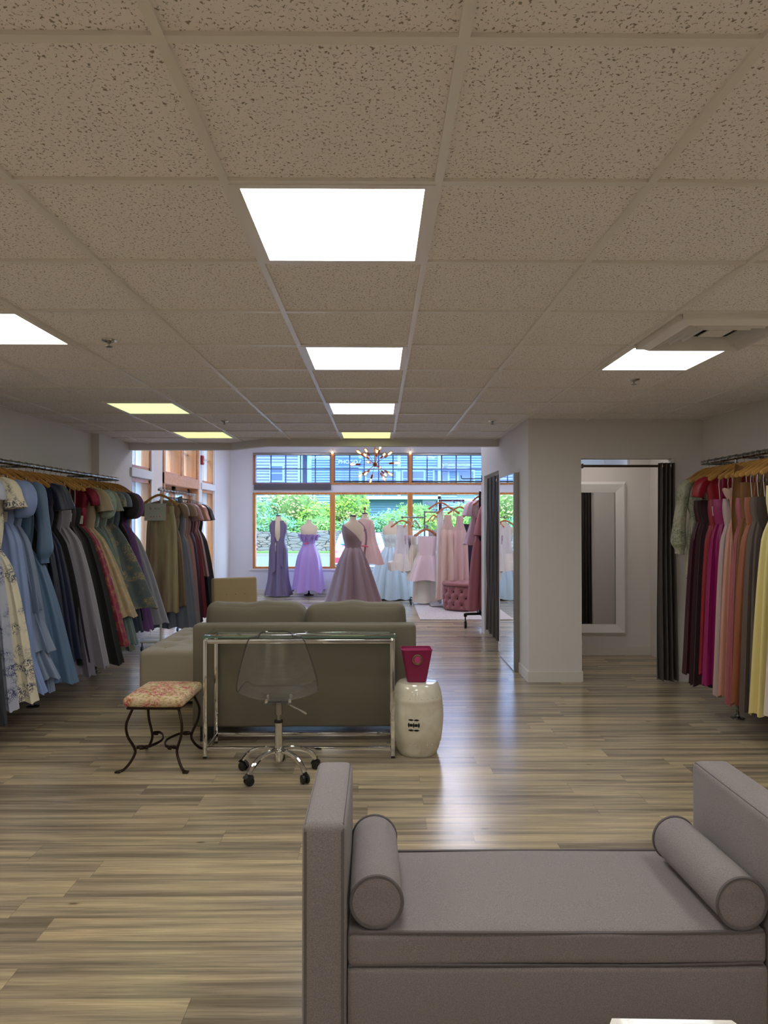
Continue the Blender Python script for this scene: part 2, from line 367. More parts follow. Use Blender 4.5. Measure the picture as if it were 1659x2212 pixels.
# ---------------- room shell ----------------
ZC = 2.512
CX = [-.438 + .61 * i for i in range(-5, 7)]           # T-bar lines along the room
CY = [1.953 + .61 * k for k in range(-9, 11)]; CY[CY.index(1.953 - .61)] = 1.37
XL, XR = -3.2, 3.12
struct(MB().b2(-3.6, 6, -3.4, 14.9, -.12, 0), 'floor', m_floor, 'grey and tan wood look plank floor')
struct(MB().prism([(-3.4, -3.4), (3.4, -3.4), (3.4, 8.15), (-1.33, 8.15), (-1.83, 8.6), (-3.4, 8.6)], ZC, ZC + .1), 'ceiling', m_tile, 'speckled acoustic tile ceiling')
g = MB()
for x in CX:
    if XL < x < XR:
        y1 = 8.6 if x < -1.83 else (8.15 if x > -1.33 else 8.35)
        g.b2(x-.012, x+.012, -3.2, y1, ZC-.010, ZC+.002)
for y in CY: g.b2(XL, XR, y-.012, y+.012, ZC-.0095, ZC+.002)
g.b2(XL, XL+.02, -3.2, 8.6, ZC-.006, ZC+.001); g.b2(XR-.02, XR, -3.2, 6.56, ZC-.006, ZC+.001)
struct(g, 'trim_ceiling_grid', m_ceilgrid, 'metal grid between the ceiling tiles')
# soffit at the end of the low ceiling, with its angled jog
ps = [(-3.15, 8.6), (-1.83, 8.6), (-1.33, 8.15), (1.44, 8.15)]
sb = MB()
for (x0, y0), (x1, y1) in zip(ps, ps[1:]):
    sb.prism([(x0, y0), (x1, y1), (x1, y1 + .1), (x0, y0 + .1)], 2.425, 3.3)
struct(sb, 'trim_soffit', m_wall, 'painted drop where the low ceiling ends')
struct(MB().b2(-3.4, 6, 8.15, 14.9, 3.3, 3.4), 'ceiling_showroom', m_wall, 'plain higher ceiling over the window area')
# walls
struct(MB().b2(-3.35, XL, -3.3, 7.7, 0, ZC+.1), 'wall_left', m_wall)
wl = MB().b2(-3.35, -3.12, 7.7, 8.72, 0, 3.4)           # pilaster, then the glazed stretch
wl.b2(-3.35, -3.12, 9.42, 9.96, 0, 3.4); wl.b2(-3.35, -3.12, 11.9, 12.2, 0, 3.4); wl.b2(-3.35, -3.12, 13.0, 14.5, 0, 3.4)
wl.b2(-3.35, -3.12, 8.72, 9.42, 0, .45); wl.b2(-3.35, -3.12, 12.2, 13.0, 0, .45)
wl.b2(-3.35, -3.12, 8.72, 9.42, 2.09, 2.22); wl.b2(-3.35, -3.12, 12.2, 13.0, 2.09, 2.22)
wl.b2(-3.35, -3.12, 8.72, 9.42, 3.12, 3.4).b2(-3.35, -3.12, 9.96, 11.9, 3.12, 3.4).b2(-3.35, -3.12, 12.2, 13.0, 3.12, 3.4)
struct(wl, 'wall_left_showroom', m_wall)
struct(MB().b2(-3.4, 3.4, -3.4, -3.3, 0, ZC+.1), 'wall_back', m_wall)
struct(MB().b2(XR, 3.25, -3.3, 9.56, 0, 3.4), 'wall_right', m_wall)
fr = MB().b2(1.437, 1.945, 6.56, 6.68, 0, ZC+.05).b2(2.83, XR, 6.56, 6.68, 0, ZC+.05).b2(1.945, 2.83, 6.56, 6.68, 2.134, ZC+.05)
struct(fr, 'wall_fitting_room', m_wall)
sw = MB().b2(1.437, 1.557, 6.68, 8.17, 0, ZC+.05).b2(1.437, 1.557, 9.3, 9.56, 0, 3.35).b2(1.437, 1.557, 8.17, 9.3, 2.14, 3.35)
struct(sw, 'wall_corridor', m_wall)
fb = MB().b2(1.557, 2.90, 7.87, 7.97, 0, 2.15).b2(2.90, XR, 7.87, 7.97, 0, ZC)
struct(fb, 'wall_fitting_back', m_wall)
struct(MB().b2(1.437, 6, 9.46, 9.56, 0, 3.35), 'wall_showroom_rear', m_wall)
struct(MB().b2(5.9, 6, 9.56, 14.7, 0, 3.35), 'wall_showroom_right', m_wall)
struct(MB().b2(1.437, 3.2, 8.16, 9.5, 2.9, 3.0), 'ceiling_fitting', m_wall)
# baseboards
bb = MB().b2(XL, XL+.012, -3.2, 7.7, 0, .1).b2(-3.2, -3.12, 7.69, 7.7, 0, .1).b2(-3.12, -3.108, 7.7, 9.96, 0, .1)
struct(bb, 'baseboard_left', m_base)
bb = MB().b2(1.425, 1.945, 6.548, 6.56, 0, .1).b2(1.425, 1.437, 6.56, 8.17, 0, .1).b2(2.83, XR, 6.548, 6.56, 0, .1).b2(1.945, 1.957, 6.56, 6.68, 0, .1)
struct(bb, 'baseboard_fitting_room', m_base)
struct(MB().b2(1.557, XR, 7.858, 7.87, 0, .1), 'baseboard_fitting_back', m_base)
struct(MB().b2(XR-.012, XR, -3.2, 6.56, 0, .1), 'baseboard_right', m_base)
struct(MB().b2(-3.12, 5.9, 14.488, 14.5, 0, .1), 'baseboard_front', m_base)

# ---------------- front window wall ----------------
YW = 14.5
wx = [-2.64, -.965, .675, 2.33, 3.98]; ZS, ZH0, ZH1, ZT = .53, 2.135, 2.30, 2.97
wf = MB().b2(wx[0], wx[-1], YW, YW+.2, 0, ZS).b2(wx[0], wx[-1], YW, YW+.2, ZH0, ZH1).b2(wx[0], wx[-1], YW, YW+.2, ZT, 3.4)
wf.b2(-3.35, wx[0], YW, YW+.2, 0, 3.4).b2(wx[-1], 6, YW, YW+.2, 0, 3.4)
struct(wf, 'wall_front', m_sill)
struct(MB().b2(-2.70, 4.02, YW-.03, YW, ZS-.035, ZS), 'trim_sill', m_trimw)
wn = 0
for i in range(4):
    x0, x1 = wx[i], wx[i+1]
    for lo, hi, up in ((ZS, ZH0, 0), (ZH1, ZT, 1)):
        wn += 1; f = MB(); w = .055
        f.b2(x0, x0+w, YW-.02, YW+.12, lo, hi).b2(x1-w, x1, YW-.02, YW+.12, lo, hi).b2(x0, x1, YW-.015, YW+.12, hi-w*.8, hi).b2(x0, x1, YW-.015, YW+.12, lo, lo+w*.8)
        fo = struct(f, 'window_%d' % wn, m_wood, 'honey wood framed shop window')
        MB().b2(x0+w, x1-w, YW+.05, YW+.056, lo+w*.8, hi-w*.8).build('pane', m_pane, fo, smooth=False)
        if up:
            mu = MB()
            for k in range(1, 5): xx = lerp(x0+w, x1-w, k/5); mu.b2(xx-.011, xx+.011, YW+.06, YW+.08, lo+.03, hi-.03)
            mu.b2(x0+w, x1-w, YW+.06, YW+.08, (lo+hi)/2-.011, (lo+hi)/2+.011); mu.build('muntin', m_black, fo, smooth=False)
            low = ZH1-.10 if i == 0 else ZH1+.05
            s = thing('roller_shade', ['sheer screen shade hanging lowest, over the leftmost upper window', 'sheer screen shade on the upper window behind the starburst chandelier', 'sheer screen shade on the upper window above the bridal racks', 'sheer screen shade on the upper window hidden by the corridor wall'][i], 'window shade', ((x0+x1)/2, YW-.05, low))
            hw = (x1-x0)/2-.03
            MB().grid(lambda u, v: (lerp(-hw, hw, u), .004*sin(u*9+v*3), lerp(.02, hi-low-.02, v)), 12, 4).build('shade_cloth', m_shade, s)
            MB().tube([(-hw, 0, hi-low-.03), (hw, 0, hi-low-.03)], .028, 10).build('roller', m_alu, s)
            if i == 0: MB().rbox((0, 0, .05), (2*hw, .02, .12), .008).build('hem_bar', m_shadeh, s)
            else: MB().rbox((0, 0, .012), (2*hw, .02, .03), .008).build('hem_bar', m_blackp, s)
# left wall windows and the glazed entrance
def side_window(n, y0, y1, z0, z1, mun=1, label='honey wood framed side window', dp=.09):
    gx_ = -3.12-dp
    f = MB(); w = .05
    f.b2(gx_-.02, -3.125, y0, y0+w*.5, z0, z1).b2(gx_-.02, -3.125, y1-w*.8, y1, z0, z1).b2(gx_-.02, -3.125, y0, y1, z0, z0+w*.7).b2(gx_-.02, -3.125, y0, y1, z1-w*.9, z1)
    fo = struct(f, 'window_%d' % n, m_wood, label)
    MB().b2(gx_-.01, gx_-.004, y0+w*.5, y1-w, z0+.03, z1-.03).build('pane', m_pane, fo, smooth=False)
    mu = MB().b2(gx_-.03, gx_+.01, (y0+y1)/2-.012, (y0+y1)/2+.012, z0+.03, z1-.03)
    if mun: mu.b2(gx_-.03, gx_+.01, y0+w, y1-w, (z0+z1)/2-.01, (z0+z1)/2+.01)
    mu.build('muntin', m_trimw, fo, smooth=False); return fo
side_window(9, 8.72, 9.42, .45, 2.09, 0); side_window(10, 8.72, 9.42, 2.22, 3.12, 0)
side_window(11, 12.2, 13.0, .45, 2.09, 0); side_window(12, 12.2, 13.0, 2.22, 3.12)
side_window(13, 10.02, 10.93, 2.23, 3.12, dp=.17); side_window(14, 10.97, 11.86, 2.23, 3.12, dp=.17)
d = MB().b2(-3.36, -3.10, 9.96, 10.03, 0, 3.12).b2(-3.36, -3.10, 11.84, 11.9, 0, 3.12).b2(-3.36, -3.09, 9.96, 11.9, 2.08, 2.24).b2(-3.36, -3.10, 10.9, 10.98, 2.24, 3.12)
struct(d, 'door_frame', m_woodl, 'pale fir frame around the glazed entrance')
dd = MB()
for y0 in (10.03, 10.935):
    dd.b2(-3.30, -3.25, y0, y0+.1, .02, 2.08).b2(-3.30, -3.25, y0+.8, y0+.9, .02, 2.08).b2(-3.30, -3.25, y0, y0+.9, .02, .25).b2(-3.30, -3.25, y0, y0+.9, 1.97, 2.08)
do = struct(dd, 'door_1', m_wood, 'honey wood double entrance doors with glass')
MB().b2(-3.28, -3.274, 10.12, 10.84, .25, 1.98).b2(-3.28, -3.274, 11.03, 11.75, .25, 1.98).build('pane', m_pane, do, smooth=False)
MB().tube([(-3.20, 10.87, .95), (-3.20, 10.87, 1.2)], .012, 8).tube([(-3.25, 10.87, .96), (-3.2, 10.87, .96)], .008, 6).tube([(-3.25, 10.87, 1.19), (-3.2, 10.87, 1.19)], .008, 6).build('door_handle', m_alu, do)
struct(MB().b2(-3.12, -3.10, 9.42, 9.5, 0, 3.2).b2(-3.12, -3.10, 11.92, 11.99, 0, 3.3).b2(-3.12, -3.095, 8.66, 9.5, 2.10, 2.21).b2(-3.12, -3.095, 12.1, 13.1, 2.10, 2.21).b2(-3.12, -3.10, 13.04, 13.1, 0, 3.3), 'trim_side_windows', m_trimw)

# ---------------- ceiling fittings ----------------
def ceiling_light(cx, k, mat, label):
    x0 = CX[5+cx]; y0 = 1.953+.61*k; t = thing('ceiling_light', label, 'ceiling light', (x0+.305, y0+.305, ZC-.012), 0, 'ceiling light panels')
    f = MB()
    for a, b, c, d_ in ((-.298, -.268, -.298, .298), (.268, .298, -.298, .298), (-.268, .268, -.298, -.275), (-.268, .268, .275, .298)): f.b2(a, b, c, d_, 0, .014)
    f.build('frame', m_ceilgrid, t, smooth=False)
    MB().b2(-.268, .268, -.275, .275, .004, .012).build('diffuser', mat, t, smooth=False); return t
ceiling_light(0, 0, m_lite, 'largest, nearest square light panel in the ceiling centre row')
ceiling_light(0, 3, m_lite, 'white light panel second nearest in the centre row of the ceiling')
ceiling_light(0, 6, m_lite, 'white light panel third nearest in the centre row of the ceiling')
ceiling_light(0, 9, m_litey, 'yellowish light panel farthest in the centre row, nearest the soffit')
ceiling_light(-3, 2, m_litew, 'cream light panel cut off by the left edge of the photo')
ceiling_light(-3, 6, m_liteg, 'green-tinted light panel on the left above the dress rail')
ceiling_light(-3, 9, m_litey, 'yellow-green light panel far left next to the soffit')
ceiling_light(3, 3, m_litec, 'cool white light panel on the right beside the air vent')
t = thing('ceiling_light', 'unseen fill light panel added inside the fitting room', 'ceiling light', (2.35, 7.25, ZC-.012))  # added out of view to brighten the fitting room
MB().b2(-.3, .3, -.15, .15, .004, .014).build('frame', m_trimw, t, smooth=False); MB().b2(-.28, .28, -.13, .13, 0, .006).build('diffuser', M('fitting_fill_emitter', '#ffffff', emit=((1, .93, .86), 9)), t, smooth=False)
for cx, k in ((0, -3), (-3, -2), (3, -1), (0, -6), (-3, -6), (3, -5)):  # extra panels added behind the camera to brighten the room
    ceiling_light(cx, k, m_litew, 'added fill light panel behind the viewpoint')
m_showfill = M('showroom_fill_emitter', '#ffffff', emit=((.86, .86, 1), 27))  # glow of the unseen panels added to brighten the showroom
for x, y, l in ((-1.6, 10.2, 'left'), (1.3, 10.2, 'middle'), (-1.6, 12.6, 'left front'), (1.3, 12.6, 'middle front'), (4.0, 11.6, 'right')):
    t = thing('ceiling_light', 'unseen cool white fill panel added to the higher showroom ceiling, %s' % l, 'ceiling light', (x, y, 3.27))
    MB().b2(-.3, .3, -.3, .3, .015, .03).build('frame', m_trimw, t, smooth=False); MB().b2(-.28, .28, -.28, .28, .0, .015).build('diffuser', m_showfill, t, smooth=False)
v = thing('air_vent', 'square white louvred air diffuser in the ceiling at right', 'air vent', (CX[8]+.305+.02, 3.17+.305, ZC-.05))
f = MB()
for q, w_, z0 in ((.29, .045, 0), (.222, .012, .006), (.175, .012, .010), (.128, .012, .014)):
    n4 = [(-q, -q), (q, -q), (q, q), (-q, q)]; i4 = [(-q+w_, -q+w_), (q-w_, -q+w_), (q-w_, q-w_), (-q+w_, q-w_)]
    vs = [(x, y, z0+.03) for x, y in n4] + [(x, y, z0) for x, y in i4] + [(x*.97, y*.97, z0+.035) for x, y in i4]
    fs = [(a, (a+1) % 4, 4+(a+1) % 4, 4+a) for a in range(4)] + [(4+a, 4+(a+1) % 4, 8+(a+1) % 4, 8+a) for a in range(4)]
    mm = MB().add(vs, fs); mm.keep = True; mm.build('louvre', m_ceilgrid, v, smooth=False)
MB().b2(-.29, .29, -.29, .29, .045, .05).build('slot_shade_sheet', m_dark, v, smooth=False)  # near-black sheet paints the shade between the louvres
MB().b2(-.06, .06, -.06, .06, .028, .034).build('centre_plate', m_ceilgrid, v, smooth=False)
MB().b2(-.295, .295, -.295, -.285, .02, .052).b2(-.295, .295, .285, .295, .02, .052).b2(-.295, -.285, -.29, .29, .02, .052).b2(.285, .295, -.29, .29, .02, .052).build('rim', m_ceilgrid, v, smooth=False)
for x, y, l in ((-1.45, 3.70, 'chrome fire sprinkler in the ceiling at left, nearest of all'), (1.76, 4.70, 'fire sprinkler below the cool white panel at right'), (-1.50, 6.7, 'fire sprinkler right of the two yellow-green panels'), (1.11, 6.65, 'small fire sprinkler in front of the corridor wall')):
    s = thing('fire_sprinkler', l, 'sprinkler', (x, y, ZC-.04))
    MB().lathe([(.006, 0), (.018, .001), (.018, .004), (.005, .006), (.005, .02), (.012, .022), (.012, .028)], n=14).build('deflector', m_alu, s)
    MB().lathe([(.012, .026), (.034, .030), (.040, .036), (.040, .040)], n=20).build('escutcheon', m_chrome, s)
t = thing('fire_alarm', 'red fire alarm strobe on the white post by the entrance', 'alarm', (-3.12, 12.06, 2.60))
MB().rbox((.03, 0, 0), (.055, .11, .16), .01).build('body', m_red, t); MB().rbox((.065, 0, -.03), (.03, .07, .05), .01).build('strobe', m_lens, t)
# ---------------- grey bench in the foreground ----------------
t = thing('upholstered_bench', 'grey linen bench with two tall square arms in the foreground', 'bench', (.455, 2.0, 0))
bx = .455; by = 2.0
def arm(x0, x1, nm='arm'):
    m = MB().rbox(((x0+x1)/2-bx, 2.005-by, .395), (x1-x0, .47, .73), .022, seg=3, mid=3, puff=(.004, 0, .006))
    o = m.build(nm, m_bench, t, angle=60)
    for xx in (x0+.010, x1-.010):
        P = MB(); a, b, c, d = 1.775-by, 2.235-by, .04, .752
        P.tube([(xx-bx, a, c), (xx-bx, a, d-.012), (xx-bx, a+.012, d), (xx-bx, b-.012, d), (xx-bx, b, d-.012), (xx-bx, b, c)], .0045, 6)
        P.build('piping', m_bpipe, o)
    return o
arm(-.196, -.082); arm(1.018, 1.138)
MB().rbox((.467-bx, 2.005-by, .215), (1.093, .44, .33), .012, mid=2).build('base', m_bench, t, angle=60)
def wav(n): return (n.x, n.y - .002*sin(n.x*9), n.z + .002*sin(n.x*7+1))
so_ = MB().rbox((.467-bx, 2.012-by, .428), (1.093, .446, .088), .016, seg=3, mid=12, puff=(0, 0, .006), fn=wav).build('seat_cushion', m_bench, t, angle=60)
P = MB(); pts = [(x-bx, 1.792-by - .002*sin(x*9), .469+.003*sin(x*6.3+1)) for x in [-.075+1.075*i/24 for i in range(25)]]
P.tube(pts, .005, 6); P.tube([(x, y, z-.083) for x, y, z in pts], .0035, 6); P.tube([(-.075-bx, 2.232-by, .47), (1.0-bx, 2.232-by, .47)], .005, 6); P.build('piping', m_bpipe, so_)
for sx in (-.14, 1.07):
    for sy in (1.83, 2.17): MB().rbox((sx-bx, sy-by, .015), (.05, .05, .03), .006).build('foot', m_blackp, t)
def bolster(c, ang, L, r, label, rot=0):
    t = thing('bolster_pillow', label, 'pillow', c, ang)
    n = 28; R = []
    for y, rr in ((-L/2, .02), (-L/2-.004, r*.55), (-L/2, r*.93), (-L/2+.008, r), (-L*.3, r*1.01), (0, r*1.015), (L*.3, r*1.01), (L/2-.008, r), (L/2, r*.93), (L/2+.004, r*.55), (L/2, .02)):
        R.append([(rr*cos(2*PI*k/n)*(1+.012*sin(3*2*PI*k/n+y*9)), y, rr*sin(2*PI*k/n)*(.985 if sin(2*PI*k/n) < 0 else 1)) for k in range(n)])
    body = MB().rings(R, 1, 1).build('bolster', m_bench, t, angle=50)
    for y in (-L/2+.001, L/2-.001):
        MB().tube([(r*.985*cos(2*PI*k/36), y, r*.985*sin(2*PI*k/36)) for k in range(36)], .0048, 6, closed=True).build('piping', m_bpipe, body)
bolster((-.008, 1.985, .477+.068), .02, .37, .068, 'grey bolster pillow leaning on the left arm of the bench')
bolster((.935, 1.972, .477+.067), .05, .37, .067, 'grey bolster pillow lying diagonally by the right arm of the bench')

# marble side table at the lower edge
t = thing('side_table', 'small white marble topped table cut off by the bottom of the photo', 'table', (.575, 1.165, 0), -.03)
hexp = [(.235*cos(PI/3*k), .235*sin(PI/3*k)) for k in range(6)]
MB().prism(hexp, .528, .55).build('table_top', m_marble, t, smooth=False)
MB().lathe([(.14, 0), (.14, .012), (.022, .03), (.018, .5), (.08, .52), (.08, .528)], n=28).build('pedestal', m_black, t)

# ---------------- console desk ----------------
x0, x1, y0, y1, zt = -1.132, .108, 4.46, 4.79, .785
t = thing('console_table', 'glass topped console desk with a square chrome tube frame', 'table', ((x0+x1)/2, (y0+y1)/2, 0))
cx, cy = (x0+x1)/2, (y0+y1)/2; w = .026; hx = (x1-x0)/2; hy = (y1-y0)/2
for sx in (-1, 1):
    for sy in (-1, 1):
        lg = MB().rbox((sx*(hx-w/2), sy*(hy-w/2), .39), (w, w, .75), .003, seg=1).build('leg', m_chrome, t)
        MB().b2(sx*(hx-w/2)-.011, sx*(hx-w/2)+.011, sy*(hy-w/2)-.011, sy*(hy-w/2)+.011, 0, .018).build('foot', m_blackp, lg, smooth=False)
for z in (.062, zt-.03):
    for sy in (-1, 1): MB().rbox((0, sy*(hy-w/2), z), (2*hx-2*w, w, w), .003, seg=1).build('rail', m_chrome, t)
    for sx in (-1, 1): MB().rbox((sx*(hx-w/2), 0, z), (w, 2*hy-2*w, w), .003, seg=1).build('rail', m_chrome, t)
gt = MB().rbox((0, 0, zt), (2*hx+.01, 2*hy+.01, .010), .002, seg=1).build('glass_top', m_glass, t)
MB().b2(-hx-.006, hx+.006, -hy-.0065, -hy-.0052, zt-.005, zt+.005).build('glass_edge', m_gedge, gt, smooth=False)
MB().b2(hx+.005, hx+.0065, -hy, hy, zt-.005, zt+.005).build('glass_edge', m_gedge, gt, smooth=False); MB().b2(-hx-.0065, -hx-.005, -hy, hy, zt-.005, zt+.005).build('glass_edge', m_gedge, gt, smooth=False)

# ---------------- sofa seen from behind ----------------
t = thing('sofa', 'taupe two seat sofa turned with its back to the desk', 'sofa', (-.515, 5.25, 0))
MB().rbox((0, -.37, .455), (1.56, .15, .71), .022, seg=3, mid=2, puff=(0, .006, .004)).build('back_panel', m_sofa, t, angle=60)
for sx in (-1, 1): MB().rbox((sx*.70, .05, .35), (.17, .80, .50), .03, mid=2).build('arm', m_sofa, t, angle=60)
MB().rbox((0, .05, .28), (1.4, .8, .30), .02).build('base', m_sofa, t, angle=60)
for i, sx in enumerate((-1, 1)):
    MB().rbox((sx*.325, .10, .44), (.62, .66, .14), .04, puff=(0, 0, .02), mid=4).build('seat_cushion', m_sofa, t, angle=60)
    ph_ = i*2.1
    def fn(n, ph_=ph_): return (n.x*(1-.02*max(0, n.z)*4), n.y, n.z + (.008*sin(n.x*14+ph_) + .004*sin(n.x*31+ph_)) * (1 if n.z > 0 else .2))
    c = MB().rbox((sx*.362-.01, -.185, .745), (.715, .20, .385), .06, seg=5, mid=10, puff=(.014, .035, .006), fn=fn).build('back_cushion', m_sofa, t, angle=70)
    P = MB(); q = []
    for u in [k/30 for k in range(31)]:
        xx = lerp(-.345, .345, u); zz = .1925 - .006 - .05*abs(2*u-1)**9 + .008*sin(xx*14+ph_) + .004*sin(xx*31+ph_) + .005*(1-(2*u-1)**2)
        q.append((sx*.362-.01+xx, -.185-.07, .745+zz-.016))
    P.tube(q, .005, 6).build('piping', m_seam, c)
for sx in (-1, 1):
    for y in (-.40, .38): MB().prism([(sx*.68-.045, y-.035), (sx*.68+.045, y-.035), (sx*.68+.045, y+.035), (sx*.68-.045, y+.035)], 0, .11).build('leg', m_blackp, t, smooth=False)
# tufted ottoman bench left of it
t = thing('tufted_ottoman', 'long oat coloured ottoman bench with button tufts beside the dress rail', 'ottoman', (-1.64, 6.35, 0))
TB = [(-.18, -.42), (-.18, -.14), (-.18, .14), (-.18, .42), (.14, -.42), (.14, -.14), (.14, .14), (.14, .42), (-.02, -.28), (-.02, 0), (-.02, .28)]
def tuf(n):
    z = n.z
    if z > .12:
        for a, b in TB: z -= .03*math.exp(-((n.x-a)**2+(n.y-b)**2)/.003) + .010*math.exp(-((n.x-a)**2)/.0006 - ((n.y-b)**2)/.03)*0
        z -= .008*(sum(math.exp(-((n.y-b)**2)/.0010) for b in (-.42, -.14, .14, .42))*.8)
    return (n.x, n.y, z)
def ottoman_top():
    m = MB(); m.rbox((0, 0, .3), (.68, 1.28, .32), .035, seg=4, mid=26, puff=(0, 0, .015), fn=tuf); return m
ottoman_top().build('cushion', m_ott, t, angle=80)
for a, b in TB: MB().rbox((a, b, .447), (.022, .022, .012), .006).build('button', m_ott, t)
MB().rbox((0, 0, .09), (.66, 1.26, .10), .01).build('base', m_ott, t)
for sx in (-1, 1):
    for sy in (-1, 1): MB().b2(sx*.28-.025, sx*.28+.025, sy*.58-.025, sy*.58+.025, 0, .05).build('leg', m_blackp, t, smooth=False)
# slipper chair
t = thing('slipper_chair', 'khaki armless chair with a buttoned square back behind the sofa', 'chair', (-1.66, 8.25, -.05), .45)
R = Matrix.Rotation(-.10, 3, 'X')
bk = MB().rbox((0, .24, .60), (.54, .15, .58), .03, seg=3, mid=4, puff=(0, .012, 0), R=R).build('backrest', m_chair, t, angle=60)
for a in (-.11, 0, .11):
    for zz in (.70, .56): MB().rbox((a, .24-.086-.004+(zz-.60)*.1, zz), (.024, .012, .024), .006).build('button', m_chair, bk)
MB().rbox((0, -.05, .37), (.56, .60, .16), .03, puff=(0, 0, .015), mid=4).build('seat', m_chair, t, angle=60)
for sx in (-1, 1):
    for sy in (-1, 1): MB().tube([(sx*.22, -.05+sy*.24, .30), (sx*.235, -.05+sy*.26, 0)], [.022, .013], 8).build('leg', m_blackp, t)

# ---------------- ghost office chair ----------------
t = thing('office_chair', 'clear acrylic swivel desk chair on a chrome five star base', 'chair', (-.605, 4.20, 0), .06)
PR = [(.24, .475), (.215, .487), (.16, .475), (.08, .458), (-.02, .455), (-.10, .475), (-.155, .53), (-.185, .61), (-.205, .70), (-.22, .79), (-.235, .87), (-.242, .902)]
WD = [.19, .205, .222, .232, .236, .240, .240, .228, .205, .178, .150, .128]
CU = [.008, .02, .045, .06, .068, .07, .072, .066, .056, .046, .036, .030]
prs = spline([(0, a, b) for a, b in PR], 4)
def wd(arr, v): k = v*(len(arr)-1); i = min(int(k), len(arr)-2); return lerp(arr[i], arr[i+1], k-i)
def shell(u, v):
    k = v*(len(prs)-1); i = min(int(k), len(prs)-2); p = prs[i].lerp(prs[i+1], k-i); q = prs[i+1]-prs[i]; nr = Vector((0, -q.z, q.y)).normalized()
    if nr.z < 0 and nr.y < 0: nr = -nr
    s = 2*u-1; w_ = wd(WD, v); c_ = wd(CU, v)
    x = s*w_
    if v > .90: x *= 1 - .24*((v-.90)/.10)**2 * abs(s)**3
    lift = c_*abs(s)**2.4
    up = Vector((0, .75 if v > .5 else 0, 1 if v < .5 else .25)); 
    b = max(0, min(1, (v-.3)/.35)); up = Vector((0, b*.95, 1-b*.85))
    pz = p + up*lift
    if v > .85: pz.z -= .042*abs(s)**4*((v-.85)/.15)
    return (x, pz.y, pz.z)
sh = MB().grid(shell, 28, 44, th=.0055).build('seat_shell', m_acryl, t, angle=80)
rim = [shell(0, v/30) for v in range(31)] + [shell(u/14, 1) for u in range(1, 15)] + [shell(1, 1-v/30) for v in range(1, 31)] + [shell(1-u/14, 0) for u in range(1, 14)]
MB().tube(rim, .0042, 6, closed=True).build('shell_rim', m_acryle, sh)
MB().rbox((0, 0, .44), (.17, .15, .012), .004, seg=1).rbox((0, -.0, .432), (.17, .03, .012), .004, seg=1).build('mounting_plate', m_clear, t)
for sx in (-1, 1):
    for y in (-.055, .06): MB().lathe([(.010, 0), (.010, .018), (.004, .022)], (sx*.07, y, .445), 10).build('bolt', m_chrome, t)
MB().lathe([(.022, .36), (.022, .435)], n=16).lathe([(.013, .31), (.013, .37)], n=14).build('gas_lift', m_alu, t)
cl = MB().lathe([(.024, .13), (.024, .315)], n=20).build('column', m_chrome, t)
MB().lathe([(.027, .312), (.027, .325), (.014, .326)], n=20).build('collar', m_blackp, cl)
MB().lathe([(.018, .075), (.024, .08), (.032, .12), (.042, .135), (.042, .15), (.024, .155)], n=24).build('hub', m_chrome, t)
MB().tube([(.05, 0, .425), (.17, -.02, .365)], [.004, .008], 8).build('height_lever', m_chrome, t)
cast0 = None
angs = [math.atan2(4.045-4.2, -.728+.605), math.atan2(4.06-4.2, -.447+.605), math.atan2(4.27-4.2, -.837+.605), math.atan2(4.29-4.2, -.383+.605), math.atan2(.22, -.02)]
for a in angs:
    R2 = .235; ca, sa = cos(a-.06), sin(a-.06)
    pts = [(ca*r, sa*r, z) for r, z in ((.03, .142), (.08, .145), (.14, .135), (.19, .110), (.222, .078), (.235, .058))]
    L_ = MB().tube(spline(pts, 4), [.0155]*8 + [.0165]*8 + [.017]*4 + [.012], 10).build('base_arm', m_chrome, t)
    c = MB(); th_ = a + 1.2
    ox, oy = ca*R2, sa*R2; dx, dy = cos(th_), sin(th_)
    for sgn in (-1, 1):
        R3 = [[(ox + dx*sgn*(o_) + (-dy)*rr*cos(b), oy + dy*sgn*(o_) + dx*rr*cos(b), .026 + rr*sin(b)) for b in [2*PI*k/18 for k in range(18)]] for o_, rr in ((.006, .02), (.007, .026), (.021, .026), (.023, .02))]
        c.rings(R3, 1, 1)
    hood = [(ox + (-dy)*.029*cos(b), oy + dx*.029*cos(b), .027+.029*sin(b)) for b in [PI*(.05+.8*k/10) for k in range(11)]]
    c.tube(hood, .007, 6, flat=(.5, 2.6)); c.build('caster', m_blackp, L_)

# ---------------- small upholstered stool ----------------
t = thing('vanity_stool', 'small stool with a pink and green floral seat on scrolled dark metal legs', 'stool', (-1.375, 4.445, 0), -.02)
m_flor = pattern('pink_green_tapestry', ['#d8c0a0', '#b83a58', '#8f8c30'], 8, rough=.85, lo=.40, hi=.50)
MB().rbox((0, 0, .425), (.375, .44, .062), .026, seg=4, mid=6, puff=(0, 0, .022)).build('seat', m_flor, t, angle=70)
MB().tube([(-.16, -.20, .386), (.16, -.20, .386), (.16, .20, .386), (-.16, .20, .386)], .009, 6, closed=True).build('seat_frame', m_bronze, t)
for sx in (-1, 1):
    for sy in (-1, 1):
        pr = [(.135, .39), (.155, .34), (.172, .28), (.165, .21), (.138, .14), (.130, .10), (.150, .05), (.180, .012), (.205, .006)]
        k_ = sy*.95
        P = [(sx*r, k_*(r+.03) if True else 0, z) for r, z in pr]
        MB().tube(spline(P, 4), .0085, 8).rbox((sx*.207, k_*.236, .006), (.035, .035, .010), .004).build('leg', m_bronze, t)
sc = MB()
